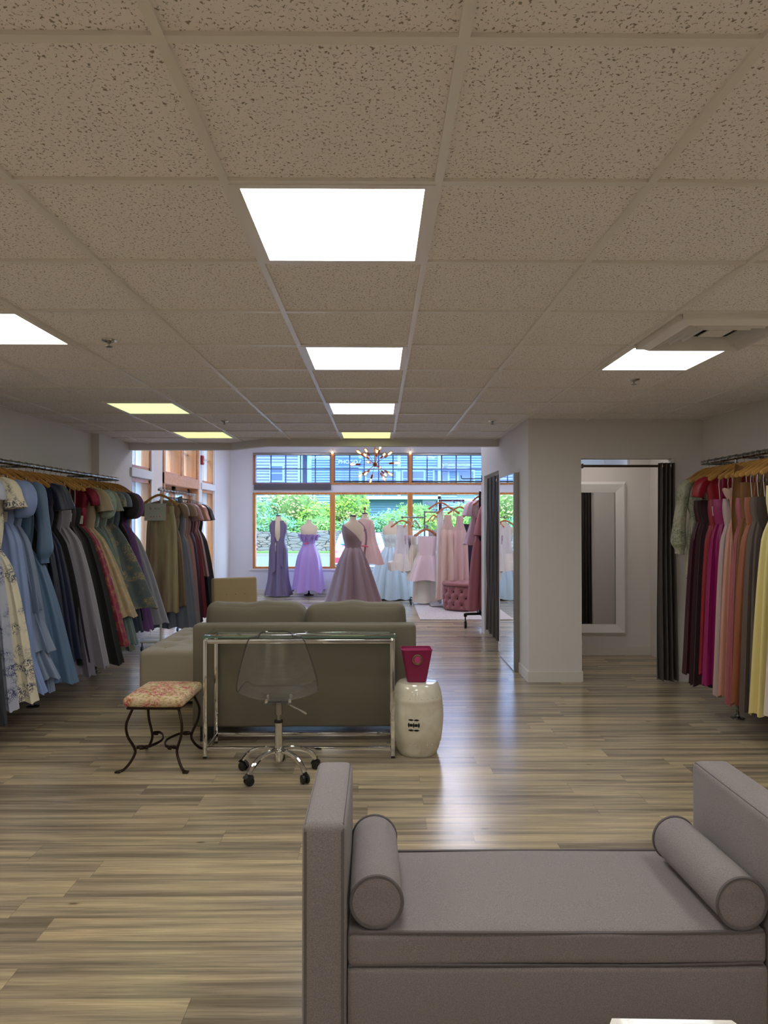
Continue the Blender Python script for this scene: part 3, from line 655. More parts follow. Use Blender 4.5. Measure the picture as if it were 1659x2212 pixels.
def scroll(sx):
    p = []
    for i in range(13): a = PI*1.5 - i*PI*1.6/12; p.append((sx*(.098+.026*cos(a)), -.145+.018*sin(a)*1.0, .128))
    p += [(sx*.05, -.12, .128), (sx*.022, -.05, .128), (sx*.014, 0, .128), (sx*.022, .05, .128), (sx*.05, .12, .128)]
    for i in range(13): a = -PI*.7+PI*1.2 - i*0; a = PI*.9 - i*PI*1.6/12; p.append((sx*(.098+.026*cos(a)), .145+.018*sin(a), .128))
    return p
for sx in (-1, 1): MB().tube(scroll(sx), .007, 6, flat=(1.3, .7)).build('stretcher', m_bronze, t)

# ---------------- ceramic garden stool and magenta bin ----------------
gx, gy = .262, 4.60
t = thing('garden_stool', 'cream glazed ceramic drum stool right of the desk', 'stool', (gx, gy, 0))
prof = [(.118, 0), (.122, .004), (.135, .04), (.147, .09), (.150, .095), (.158, .16), (.1635, .23), (.162, .30), (.156, .355), (.158, .362), (.154, .375), (.145, .42), (.132, .455), (.118, .468), (.08, .472), (.01, .473)]
MB().lathe([(r*1.03, z) for r, z in prof], n=48).build('body', m_ceram, t); t.scale = (1.03, 1.03, 1)
st_ = MB()
for zz, rr, nn in ((.385, .153, 26), (.085, .147, 26)):
    for k in range(nn): a = 2*PI*k/nn; st_.rbox((rr*cos(a), rr*sin(a), zz), (.011, .011, .011), .0055, seg=2)
for dz, da in ((.022, .06), (.022, -.06), (.043, 0)):
    for a0 in (-PI/2-.05, -PI/2+1.5, -PI/2-1.6): a = a0+da; st_.rbox(((.150-dz*.2)*cos(a), (.150-dz*.2)*sin(a), .385+dz), (.011, .011, .011), .0055, seg=2); st_.rbox(((.143-dz*.2)*cos(a), (.143-dz*.2)*sin(a), .085-dz), (.011, .011, .011), .0055, seg=2)
st_.build('studs', m_ceram, t)
cu = MB()
def onb(u, z): a = -PI/2 + u/.163; r = .1638*1.03; return (r*cos(a), r*sin(a), z)
def leaf(cu_, u, z, a, L, w_):
    pts = []
    for k in range(12):
        s = 2*PI*k/12; p, q = L/2*cos(s), w_/2*sin(s)*abs(sin(s)); pts.append((u+p*cos(a)-q*sin(a), z+p*sin(a)+q*cos(a)))
    vs = [onb(*p) for p in pts]; vs2 = [(x*.97, y*.97, z_) for x, y, z_ in vs]; n = len(vs)
    cu_.add(vs+vs2, [tuple(range(n))] + [(k, (k+1) % n, n+(k+1) % n, n+k) for k in range(n)])
u0, z0 = -.032, .222
for du in (-.031, 0, .031): leaf(cu, u0+du+(.0), z0, PI/2, .034, .012)
for du in (-.0155, .0155):
    for dz in (-.033, .033): leaf(cu, u0+du*1.1, z0+dz, 0, .036, .012)
    vs = [onb(u0+du+a, z0+b) for a, b in ((-.009, -.009), (.009, -.009), (.009, .009), (-.009, .009))]
    cu.add(vs + [(x*.97, y*.97, z_) for x, y, z_ in vs], [(0, 1, 2, 3), (0, 4, 5, 1), (1, 5, 6, 2), (2, 6, 7, 3), (3, 7, 4, 0)])
cu.build('hole_shade_inlays', m_dark, t, smooth=False)  # solid dark inlays paint the shade of the pierced holes
t = thing('waste_bin', 'magenta faux leather bin with ring grommets on top of the ceramic stool', 'bin', (gx-.008, gy-.02, .474), .03)
def sqring(h, z, r=.02, n=6):
    p = []
    for cx_, cy_, a0 in ((h-r, h*.72-r, 0), (-h+r, h*.72-r, PI/2), (-h+r, -h*.72+r, PI), (h-r, -h*.72+r, PI*1.5)):
        for k in range(n+1): a = a0+PI/2*k/n; p.append((cx_+r*cos(a), cy_+r*sin(a), z))
    return p
MB().rings([sqring(.062, .0), sqring(.064, .004), sqring(.098, .200), sqring(.100, .214), sqring(.0975, .216), sqring(.094, .20)], cap0=True).build('body', m_mag, t)
MB().rings([sqring(.0935, .205), sqring(.060, .008), sqring(.03, .006, .01)], cap1=True).build('lining', m_mag2, t)
MB().tube(sqring(.100, .214), .004, 6, closed=True).build('rim', m_mag, t)
for sg, zz in ((-1, .155), (1, .17)):
    q = [(.028*cos(a), sg*(.064+.036*zz/.2*.72), zz+.028*sin(a)) for a in [2*PI*k/28 for k in range(28)]]
    MB().tube(q, .0075, 8, closed=True, flat=(1, .6)).build('grommet', M('pewter', '#a9967a', rough=.2, metal=1) if sg < 0 else bpy.data.materials['pewter'], t)
    if sg < 0: MB().lathe([(.001, 0), (.022, 0), (.022, .004)], n=20).build('grommet_fill', m_mag2, t, loc=(0, 0, 0)).matrix_local = Matrix.Translation((0, -(.064+.036*zz/.2*.72)-.002, zz)) @ Matrix.Rotation(PI/2, 4, 'X')

# ---------------- mirrors, curtains ----------------
t = thing('standing_mirror', 'tall aluminium framed mirror against the corridor wall reflecting the windows', 'mirror', (1.408, 7.385, 0))
MB().b2(-.028, .027, -.40, -.37, 0, 2.03).b2(-.028, .027, .37, .40, 0, 2.03).b2(-.028, .027, -.37, .37, 0, .03).b2(-.028, .027, -.37, .37, 2.0, 2.03).b2(.01, .027, -.37, .37, .03, 2.0).build('frame', m_alu, t, smooth=False)
MB().b2(-.030, -.022, -.385, .385, .015, 2.015).build('glass', m_mirror, t, smooth=False)
t = thing('wall_mirror', 'large mirror with a wide white moulded frame in the fitting room', 'mirror', (2.40, 7.83, 0))
def frame4(m, x0, x1, z0, z1, w, ya, yb):
    o = [(x0, z0), (x1, z0), (x1, z1), (x0, z1)]; i = [(x0+w, z0+w), (x1-w, z0+w), (x1-w, z1-w), (x0+w, z1-w)]
    o2 = o; vs = [(x, ya[0], z) for x, z in o] + [(x, ya[1], z) for x, z in [(x0+w*.25, z0+w*.25), (x1-w*.25, z0+w*.25), (x1-w*.25, z1-w*.25), (x0+w*.25, z1-w*.25)]] + [(x, ya[2], z) for x, z in [(x0+w*.8, z0+w*.8), (x1-w*.8, z0+w*.8), (x1-w*.8, z1-w*.8), (x0+w*.8, z1-w*.8)]] + [(x, ya[3], z) for x, z in i] + [(x, yb, z) for x, z in o] 
    fs = []
    for a, b in ((0, 4), (4, 8), (8, 12), (16, 0)):
        for k in range(4): fs.append((a+k, a+(k+1) % 4, b+(k+1) % 4, b+k))
    m.add(vs, fs)
mf = MB(); frame4(mf, -.44, .432, .235, 1.985, .125, (.0, -.035, -.018, -.012), .03); mf.build('frame', m_trimw, t, smooth=False)
MB().b2(-.32, .31, .0, .012, .355, 1.865).build('glass', m_mirror, t, smooth=False)
def curtain(name, label, pts, z0, z1, folds, amp, mat, loc, rod, rings_):
    t = thing(name, label, 'curtain', loc)
    (xa, ya), (xb, yb) = pts; dx, dy = xb-xa, yb-ya; L_ = math.hypot(dx, dy); nx, ny = -dy/L_, dx/L_
    def fn(u, v):
        w_ = 1 + .25*(1-v); a = amp*(.75+.5*(1-v))*sin(u*folds*2*PI + .6*sin(v*3)) + .006*sin(u*23+v*7)
        uu = (u-.5)*w_+.5 if L_ < .4 else u
        return (xa+dx*uu+nx*a, ya+dy*uu+ny*a, lerp(z0, z1, v)+.006*sin(u*17)*(1-v))
    MB().grid(fn, folds*14, 18, th=.003).build('cloth', mat, t, angle=80)
    gm = MB()
    for p in rings_: gm.tube([(p[0]+.020*cos(a)*p[3], p[1]+.020*cos(a)*p[4], p[2]+.020*sin(a)) for a in [2*PI*k/18 for k in range(18)]], .0035, 6, closed=True)
    gm.build('grommet', m_chrome, t)
    return t
curtain('curtain', 'charcoal curtain pulled to the right side of the fitting room doorway', ((-.075, 0), (.075, 0)), .02, 2.09, 4, .035, m_curt, (2.755, 6.54, 0), None, [(-.05, -.03, 2.06, .4, .9), (.03, -.035, 2.06, .4, .9)])
curtain('curtain', 'dark curtain hanging in the doorway behind the tall aluminium mirror', ((0, -.45), (0, .5)), .09, 2.10, 7, .035, m_curt, (1.475, 8.72, 0), None, [(-.04, -.40, 2.03, .2, .9)])
m_crail = M('curtain_rail_metal', '#5e4c3c', rough=.35, metal=.8)
t = thing('curtain_rail', 'thin bronze rail across the top of the fitting room doorway', 'curtain rail', (2.39, 6.54, 2.06))
MB().tube([(-.445, 0, 0), (.44, 0, 0)], .012, 10).build('rod', m_crail, t); MB().rbox((-.44, .0, 0), (.012, .04, .045), .004).rbox((.435, 0, 0), (.012, .04, .045), .004).build('bracket', m_crail, t)
t = thing('curtain_rail', 'silver rail carrying the curtain in the corridor doorway', 'curtain rail', (1.475, 8.72, 2.04))
MB().tube([(0, -.55, 0), (0, .57, 0)], .013, 10).build('rod', m_chrome, t)
t = thing('wall_hook', 'thin black display arm sticking out from the corridor wall end', 'hook', (1.437, 9.50, 2.12))
MB().tube([(0, 0, 0), (-.27, 0, 0), (-.285, 0, .01), (-.288, 0, .035)], .006, 8).build('arm', m_black, t); MB().rbox((-.004, 0, 0), (.008, .02, .09), .003).rbox((-.288, 0, .04), (.016, .016, .012), .005).build('plate', m_black, t)
# ---------------- garments ----------------
def fabric(name, col, kind='satin', **k):
    if kind == 'satin': return M(name, col, rough=.42, sheen=.04, bump=(30, .06))
    if kind == 'crepe': return M(name, col, rough=.75, sheen=.03, bump=(40, .08))
    if kind == 'velvet': return M(name, col, rough=.85, sheen=.10)
    if kind == 'tulle': return M(name, col, rough=.9, sheen=.3, bump=(90, .3), alpha=.86)
def gring(z, cx, w, t, a, f, ph, n=60, hem=0):
    R = []
    for k in range(n):
        th = 2*PI*k/n; c, s = cos(th), sin(th)
        off = a*(sin(f*th+ph)*.7 + .35*sin((f//2+1)*th+ph*2.3) + .25*sin((f*2-1)*th+ph))
        y = t*(abs(s)**.75)*(1 if s > 0 else -1)
        R.append((cx+(w+off*.7)*c, y+off*s*1.25, z+hem*sin((f//2+1)*th+ph)))
    return R
def gshell(keys, f, ph, N=16, n=60, hem=.012):
    """keys: (z, cx, w, t, amp) from top to bottom"""
    z0, z1 = keys[0][0], keys[-1][0]; rs = []
    zs = sorted(set([round(lerp(z0, z1, i/N), 4) for i in range(N+1)] + [k[0] for k in keys]), reverse=True)
    for z in zs:
        cx, w, t, a = interp(keys, z); a *= 1.35; rs.append(gring(z, cx, w, t, a, f, ph+.25*(z0-z), n, hem if z == zs[-1] else 0))
    return MB().rings(rs)
def price_tag(par, x, y, z):
    tg = MB().box((x, y, z), (.045, .002, .075), ry=.08).build('price_tag', m_tag, par, smooth=False)
    MB().tube([(x, y, z+.036), (x*.9, y*.7, z+.09)], .0012, 4).build('string', m_white, tg)
def garment(name, label, cat, loc, rz, group, mat, bm=None, sh='strap', top=-.33, bw=.175, wz=-.50, ww=.158, hz=-1.68, hw=.34, ht=.05, f=16, amp=.021, lean=.0, tiers=(), tag_=None, kneez=None, kneew=None, sleeve_m=None, loops=True, bt=.035, peplum=None, sash=None, belt=None, n=84):
    bm = bm or mat; wz += random.uniform(-.05, .03); t = thing(name, label, cat, loc, rz, group); ph = random.uniform(0, 6)
    bk = [(top, 0, bw, bt*.8, .002), ((top+wz)/2+.04, 0, bw*1.02, bt, .004), (wz, 0, ww, bt*.85, .005)]
    if hz < wz:
        gshell(bk, 7, ph, 6, n, .0).build('bodice', bm, t, angle=80)
        sk = [(wz+.01, 0, ww*1.01, bt*.9, .006), (wz-.12, lean*.15, lerp(ww, hw, .28)+.01, lerp(bt, ht, .5), amp*.5)]
        if kneez: sk.append((kneez, lean*.5, kneew, lerp(bt, ht, .6), amp*.6))
        sk.append((hz, lean, hw, ht, amp)); gshell(sk, f, ph, 16, n).build('skirt', mat, t, angle=80)
    else:
        gshell(bk[:2] + [(hz, 0, ww, bt, .006)], 7, ph, 8, n).build('body', bm, t, angle=80)
    for (za, zb, ex) in tiers:
        k0 = interp([(wz, 0, ww, bt)] + [(hz, lean, hw, ht)], za); k1 = interp([(wz, 0, ww, bt)] + [(hz, lean, hw, ht)], zb)
        gshell([(za, k0[0], k0[1]+.004, k0[2]+.004, amp*.4), (zb, k1[0]+ex*.3, k1[1]+ex, k1[2]+ex*.3, amp*1.25)], f, ph+za*5, 6, n, .012).build('tier', mat, t, angle=80)
    sx_ = .105
    if sh in ('strap', 'halter'):
        for s in (-1, 1):
            x1 = s*(.10 if sh == 'strap' else .035)
            MB().tube([(x1, 0, -.105), (s*.105, .012, (top-.1)/2), (s*.11, 0, top+.01)], .007, 6, flat=(1, .35)).build('strap', bm if sh == 'strap' else bm, t)
    if sh == 'none' or loops:
        for s in (-1, 1): MB().tube([(s*.125, -.006, -.11), (s*.13, -.012, (top-.1)/2), (s*.125, 0, top-.02)], .0024, 5, flat=(1, .4)).build('hanging_loop', m_white, t)
    sm = sleeve_m or bm
    if sh in ('cap', 'long', 'puff', 'flutter', 'cape'):
        yk = [(-.115, 0, .055, .03, .002), (-.15, 0, .17, .035, .003), (-.20, 0, .20, .04, .004), (top, 0, bw, bt*.85, .004)]
        gshell(yk, 7, ph, 6, n, 0).build('yoke', bm, t, angle=80)
        for s in (-1, 1):
            if sh == 'cap': P = [(.165, -.16, .045), (.215, -.20, .058), (.245, -.27, .060), (.25, -.31, .056)]
            elif sh == 'flutter': P = [(.15, -.15, .04), (.21, -.19, .065), (.25, -.28, .085), (.27, -.36, .10)]
            elif sh == 'puff': P = [(.16, -.16, .04), (.22, -.20, .085), (.26, -.30, .10), (.25, -.40, .085), (.24, -.43, .04)]
            elif sh == 'cape': P = [(.13, -.14, .05), (.20, -.22, .09), (.26, -.42, .12), (.29, -.62, .15)]
            else: P = [(.165, -.16, .045), (.215, -.22, .062), (.245, -.38, .060), (.265, -.55, .064), (.27, -.68, .075), (.262, -.74, .045), (.262, -.78, .042)]
            rs = []; P = [tuple(q) for q in spline(P, 4)]
            for i, (x, z, r) in enumerate(P):
                i /= 4
                flu = .010 if sh in ('flutter', 'cape') else .004
                rs.append([(s*(x + (r+flu*sin(6*2*PI*k/20+i)*i/3)*cos(2*PI*k/20)*.8), (r*.75+flu*sin(6*2*PI*k/20))*sin(2*PI*k/20), z + r*.35*cos(2*PI*k/20)*(1 if i < 2 else .25)) for k in range(20)])
            MB().rings(rs, cap0=True).build('sleeve', sm, t, angle=80)
    if sash:
        MB().grid(lambda u, v: (lerp(.13, .19, u)+.02*sin(v*3), -.045-.02*sin(v*PI)-.01*sin(u*PI), lerp(top+.12, sash, v)+.02*u), 5, 18, th=.003).build('sash', mat, t, angle=80)
    if belt: MB().rings([gring(wz+.02, 0, ww+.006, bt*.9+.006, .002, 7, ph, n), gring(wz-.02, 0, ww+.008, bt*.9+.006, .002, 7, ph, n)]).build('belt', belt, t, angle=80)
    if peplum:
        m_ = MB()
        for k in range(9):
            a = 2*PI*k/9; c_ = (cos(a)*bw, sin(a)*.05-.01, top+.01)
            m_.rings([[(c_[0]+rr*cos(b)*1.1, c_[1]+rr*sin(b)*.6+yy, c_[2]+z+.008*sin(b*3+k)) for b in [2*PI*j/14 for j in range(14)]] for rr, z, yy in ((.012, -.05, 0), (.035, -.01, 0), (.05, .03, 0), (.03, .02, 0))])
        m_.build('ruffle', peplum, t, angle=80)
    if tag_: price_tag(t, *tag_)
    return t
# hangers: one wooden and one clear, copied for every garment
def wood_hanger(mat, name='wooden_hanger'):
    t = thing(name, 'x', 'hanger')
    P = spline([(-.215, 0, -.178), (-.17, 0, -.150), (-.09, 0, -.092), (0, 0, -.060), (.09, 0, -.092), (.17, 0, -.150), (.215, 0, -.178)], 4)
    MB().tube(P, [.006]+[.016]*4+[.0125]*(len(P)-10)+[.016]*4+[.006], 8, flat=(1.15, .6)).build('hanger_body', mat, t)
    MB().tube([(0, 0, -.06), (0, 0, -.034)] + arc((0, 0, -.002), .025, -PI/2+.1, PI*.95, 12), .002, 6).build('hook', m_wire, t); return t
def clip_hanger():
    t = thing('clear_hanger', 'x', 'hanger')
    P = spline([(-.20, 0, -.14), (-.1, 0, -.10), (0, 0, -.075), (.1, 0, -.10), (.20, 0, -.14)], 4)
    MB().tube(P, .008, 6).tube([(-.19, 0, -.165), (.19, 0, -.165)], .004, 6).build('hanger_body', m_clear, t)
    MB().tube([(0, 0, -.075), (0, 0, -.04)] + arc((0, 0, -.004), .034, -PI/2+.1, PI*.95, 12), .008, 8, flat=(1.6, .5)).build('hook', m_clear, t)
    for s in (-1, 1): MB().rbox((s*.15, 0, -.17), (.018, .018, .05), .004).build('clip', m_clear, t)
    return t
def copy_tree(o, parent=None):
    c = o.copy(); COL.objects.link(c)
    if parent: c.parent = parent
    for ch in o.children: copy_tree(ch, c)
    return c
PROTO = {}
def hang(kind, loc, rz, label, group):
    if kind not in PROTO:
        PROTO[kind] = {'wood': lambda: wood_hanger(m_hang), 'red': lambda: wood_hanger(m_hangr), 'clear': clip_hanger}[kind](); t = PROTO[kind]
    else: t = copy_tree(PROTO[kind])
    t.location = loc; t.rotation_euler = (0, 0, rz); tag(t, label, 'hanger', group); return t

# ---- left wall rail ----
RX, RZ = -2.85, 1.987
def rail(x, y0, y1, z, side, label):
    t = thing('garment_rail', label, 'clothes rail', (x, (y0+y1)/2, 0)); h = (y1-y0)/2
    MB().tube([(0, -h, z), (0, h, z)], .020, 12).build('rod', m_rail, t)
    for yy in (-h+.35, 0, h-.55):
        MB().tube([(side*.0, yy, z), (side*.30, yy, z)], .012, 8).build('bracket', m_rail, t)
        MB().lathe([(.0215, -.028), (.0215, .028)], (0, 0, 0), 14).build('collar', m_rail, t).matrix_local = Matrix.Translation((0, yy, z)) @ Matrix.Rotation(PI/2, 4, 'X')
        MB().lathe([(.012, 0), (.012, z-.01)], (0, yy, 0), 10).lathe([(.05, 0), (.05, .012), (.018, .018), (.016, .03)], (0, yy, 0), 18).build('post', m_rail, t)
    for s in (-1, 1): MB().tube([(0, s*h, z), (side*.025, s*(h+.03), z), (side*.33, s*(h+.035), z)], .017, 10).build('elbow', m_rail, t)
    return t
rail(RX, 3.9, 7.53, RZ, -1, 'long galvanised pipe clothes rail along the left wall')
G1 = 'gowns on the left wall rail'
f_ = fabric
floral_c = pattern('blue_on_cream_toile', ['#d6cfb8', '#2e3558'], 9)
floral_b = pattern('blue_on_pale_blue_toile', ['#aab0c2', '#3a4268'], 9)
broc_gold = pattern('champagne_brocade', ['#b3a283', '#d8b98e'], 20, metal2=.5, rough=.45)
broc_sl = pattern('slate_gold_brocade', ['#5c676a', '#b7a273'], 11, metal2=.5, rough=.5)
broc_ras = pattern('raspberry_gold_brocade', ['#8e2b44', '#b88a5e'], 16, metal2=.45, rough=.45)
lace = pattern('seafoam_lace', ['#8b9c90', '#aab8a8', '#7b8a7c'], 22, rough=.8)
sage_gold = pattern('sage_gold_jacquard', ['#7f8a82', '#b0a070'], 18, metal2=.4, rough=.5)
blk = f_('black_crepe', '#141316', 'crepe'); nav = f_('midnight_navy', '#1c2233'); nav2 = f_('deep_navy', '#232a44')
D = [ # y, name, label, materials and options
 (4.50, 'gown', 'charcoal gown at the very left edge, nearest on the wall rail', dict(mat=f_('charcoal', '#3c3f47', 'crepe'), hw=.36, hz=-1.78)),
 (4.64, 'gown', 'dark slate gown half hidden beside the pale floral gowns', dict(mat=f_('dark_slate', '#2c3038', 'crepe'), hw=.37, hz=-1.80, lean=.03)),
 (4.79, 'gown', 'pale blue toile gown printed with dark blue flowers', dict(mat=floral_b, sh='cap', hw=.37, ht=.07, lean=.02, hz=-1.74)),
 (4.92, 'gown', 'cream toile gown printed with navy blue flowers', dict(mat=floral_c, sh='flutter', hw=.40, ht=.07, lean=.03, hz=-1.73, wz=-.62)),
 (5.08, 'gown', 'periwinkle blue gown with a gathered flounce at the hem', dict(mat=f_('periwinkle', '#7e93c2'), sh='puff', hw=.34, lean=.02, hz=-1.70, tiers=[(-1.38, -1.71, .05)], tag_=(.13, -.05, -.42), amp=.012)),
 (5.20, 'gown', 'dusty blue gown with three stepped ruffle tiers', dict(mat=f_('dusty_blue', '#73839e'), sh='strap', hw=.38, lean=.05, hz=-1.72, tiers=[(-.6, -1.12, .03), (-1.05, -1.42, .05), (-1.38, -1.62, .06)])),
 (5.34, 'gown', 'steel blue gown with long cuffed sleeves', dict(mat=f_('steel_blue', '#54708f'), sh='long', hw=.46, lean=.05, hz=-1.70, ht=.07, f=13, amp=.024, wz=-.66)),
 (5.46, 'gown', 'black gown right behind the steel blue long sleeved one', dict(mat=blk, hw=.33, hz=-1.72)),
 (5.57, 'gown', 'midnight navy satin gown with straight skirt', dict(mat=nav, hw=.36, lean=.03, hz=-1.66, tag_=(.13, -.05, -.36))),
 (5.66, 'gown', 'deep navy gown with a draped bodice before the lilac grey one', dict(mat=nav2, sh='flutter', hw=.36, lean=.04, hz=-1.60)),
 (5.76, 'gown', 'black velvet gown hanging between navy and lilac grey', dict(mat=f_('black_velvet', '#101014', 'velvet'), hw=.38, lean=.05, hz=-1.64)),
 (5.87, 'gown', 'lilac grey satin gown with a wide swinging hem', dict(mat=f_('lilac_grey', '#6f6c7c'), hw=.40, lean=.08, hz=-1.74, ht=.07, amp=.024, tag_=(.14, -.05, -.44))),
 (5.99, 'gown', 'silver grey satin gown showing a pale hem near the floor', dict(mat=f_('silver_grey', '#8f8c96'), hw=.42, lean=.08, hz=-1.72, ht=.06, amp=.026)),
 (6.09, 'gown', 'dark plum gown with narrow straps', dict(mat=f_('dark_plum', '#2c1a28'), hw=.36, lean=.03, hz=-1.5, tag_=(.14, -.05, -.42))),
 (6.18, 'gown', 'long black sweeping gown just before the raspberry one', dict(mat=blk, hw=.47, lean=.08, hz=-1.74, ht=.07, n=60)),
 (6.33, 'gown', 'raspberry gown with sequinned bodice and gold brocade hem', dict(mat=broc_ras, bm=sequin('raspberry_sequins', '#7c1c34'), sh='cap', hw=.46, lean=.09, hz=-1.60, ht=.07, tag_=(.14, -.06, -.44))),
 (6.50, 'gown', 'champagne gown with gold embossed lower skirt', dict(mat=broc_gold, bm=f_('champagne_satin', '#a08f78'), sh='flutter', hw=.45, lean=.10, hz=-1.36, ht=.07)),
 (6.66, 'gown', 'seafoam lace gown with a short stiff sleeve', dict(mat=f_('seafoam_crepe', '#6d8080', 'crepe'), bm=lace, sh='puff', hw=.47, lean=.10, hz=-1.62, ht=.06)),
 (6.82, 'gown', 'pale sage jacquard gown with yellow threads', dict(mat=sage_gold, bm=sage_gold, sh='flutter', hw=.40, lean=.06, hz=-1.72)),
 (6.98, 'gown', 'slate grey gown scattered with large gold brocade blossoms', dict(mat=broc_sl, sh='cap', hw=.48, lean=.13, hz=-1.34, ht=.08, f=7, amp=.02)),
 (7.12, 'gown', 'slate blue gown with a pointed cap sleeve', dict(mat=f_('slate_blue', '#4f5a6c'), sh='cap', hw=.36, lean=.05, hz=-1.6)),
 (7.24, 'gown', 'black gown with dark ruffled shoulders', dict(mat=blk, sh='puff', hw=.34, lean=.03, hz=-1.5, peplum=f_('black_ruffle', '#17131a', 'velvet'), top=-.22)),
 (7.34, 'gown', 'purple gown with a feathery violet trim', dict(mat=f_('violet_crepe', '#7a5690', 'crepe'), bm=f_('violet_ruffle', '#5b3468', 'velvet'), sh='puff', hw=.38, lean=.06, hz=-1.62)),
 (7.46, 'gown', 'pale silver grey tulle gown with a beaded bodice at the rail end', dict(mat=M('silver_tulle', '#9a9ba6', rough=.9, sheen=.3, bump=(90, .3)), bm=sequin('silver_beads', '#8f8c84', 110), sh='cap', hw=.46, lean=.12, hz=-1.56, ht=.09, f=15, amp=.02)),
]
def short(l): return ' '.join(l.split()[:4]) if len(l.split()) > 4 else l
for i, (y, nm, lb, o) in enumerate(D):
    rz = random.uniform(-.22, .20); garment(nm, lb, 'dress', (RX, y, RZ), rz, G1, **o)
    hang('wood', (RX, y, RZ), rz, 'hanger with the ' + lb, 'wooden hangers on the left wall rail')

# ---- right wall rail ----
rail(2.80, 3.6, 5.90, 2.035, 1, 'galvanised pipe clothes rail on the right wall')
floral_s = pattern('sage_watercolour_print', ['#a9a690', '#65725c', '#8d8a6e'], 6)
G2 = 'gowns on the right wall rail'
D2 = [
 (5.78, 'gown', 'long sleeved sage floral dress at the end of the right rail', dict(mat=floral_s, sh='long', hw=.20, hz=-.98, bw=.19, ww=.17)),
 (5.66, 'gown', 'burgundy satin gown next to the floral sleeve on the right rail', dict(mat=f_('burgundy', '#3a0a1a'), hw=.27, hz=-1.76, ht=.06, bw=.18, ww=.16, tag_=(.13, -.05, -.45))),
 (5.55, 'gown', 'dark wine velvet gown beside the burgundy satin one', dict(mat=f_('dark_wine', '#2c0812', 'velvet'), hw=.26, hz=-1.83, bw=.18, ww=.16)),
 (5.44, 'gown', 'cherry red gown half covered by a magenta gown', dict(mat=f_('cherry', '#8c1022'), hw=.24, hz=-1.72, sh='cap', bw=.17)),
 (5.34, 'gown', 'magenta satin gown with a white paper tag', dict(mat=f_('magenta', '#8e1158'), hw=.26, hz=-1.78, ht=.06, tag_=(.14, -.06, -.42))),
 (5.22, 'gown', 'blush silver satin gown with straps', dict(mat=f_('blush_silver', '#b39a96'), hw=.25, hz=-1.82, ht=.05)),
 (5.10, 'gown', 'peach gown with a ruffled neckline', dict(mat=f_('peach', '#c08a78'), hw=.27, hz=-1.80, peplum=f_('peach_ruffle', '#b9988a', 'crepe'), top=-.30)),
 (5.03, 'gown', 'dusty rose gown peeking out behind the copper one', dict(mat=f_('dusty_rose', '#9a5458'), hw=.25, hz=-1.84)),
 (4.95, 'gown', 'mocha brown gown with a long hanging sash', dict(mat=f_('mocha', '#7a512a', 'crepe'), hw=.22, hz=-1.5, sash=-.82, top=-.22)),
 (4.88, 'gown', 'copper satin gown with straight skirt', dict(mat=f_('copper_satin', '#96583c'), hw=.27, hz=-1.80, ht=.055)),
 (4.80, 'gown', 'taupe crepe gown before the yellow one', dict(mat=f_('taupe', '#5e5048', 'crepe'), hw=.25, hz=-1.84)),
 (4.72, 'gown', 'dark chocolate gown beside the yellow satin gown', dict(mat=f_('chocolate', '#35261e', 'crepe'), hw=.20, hz=-1.5)),
 (4.62, 'gown', 'pale yellow satin gown cut off by the right edge', dict(mat=f_('pale_yellow', '#dccb88'), hw=.29, hz=-1.80, ht=.07, amp=.02, sh='halter', top=-.26)),
 (4.46, 'gown', 'ivory gown nearest the viewer at the right edge', dict(mat=f_('ivory', '#cfc2ba'), hw=.28, hz=-1.76)),
]
for y, nm, lb, o in D2:
    rz = PI + random.uniform(-.12, .12); garment(nm, lb, 'dress', (2.80, y, 2.035), rz, G2, **o)
    hang('wood', (2.80, y, 2.035), rz, 'hanger with the ' + lb, 'wooden hangers on the right wall rail')

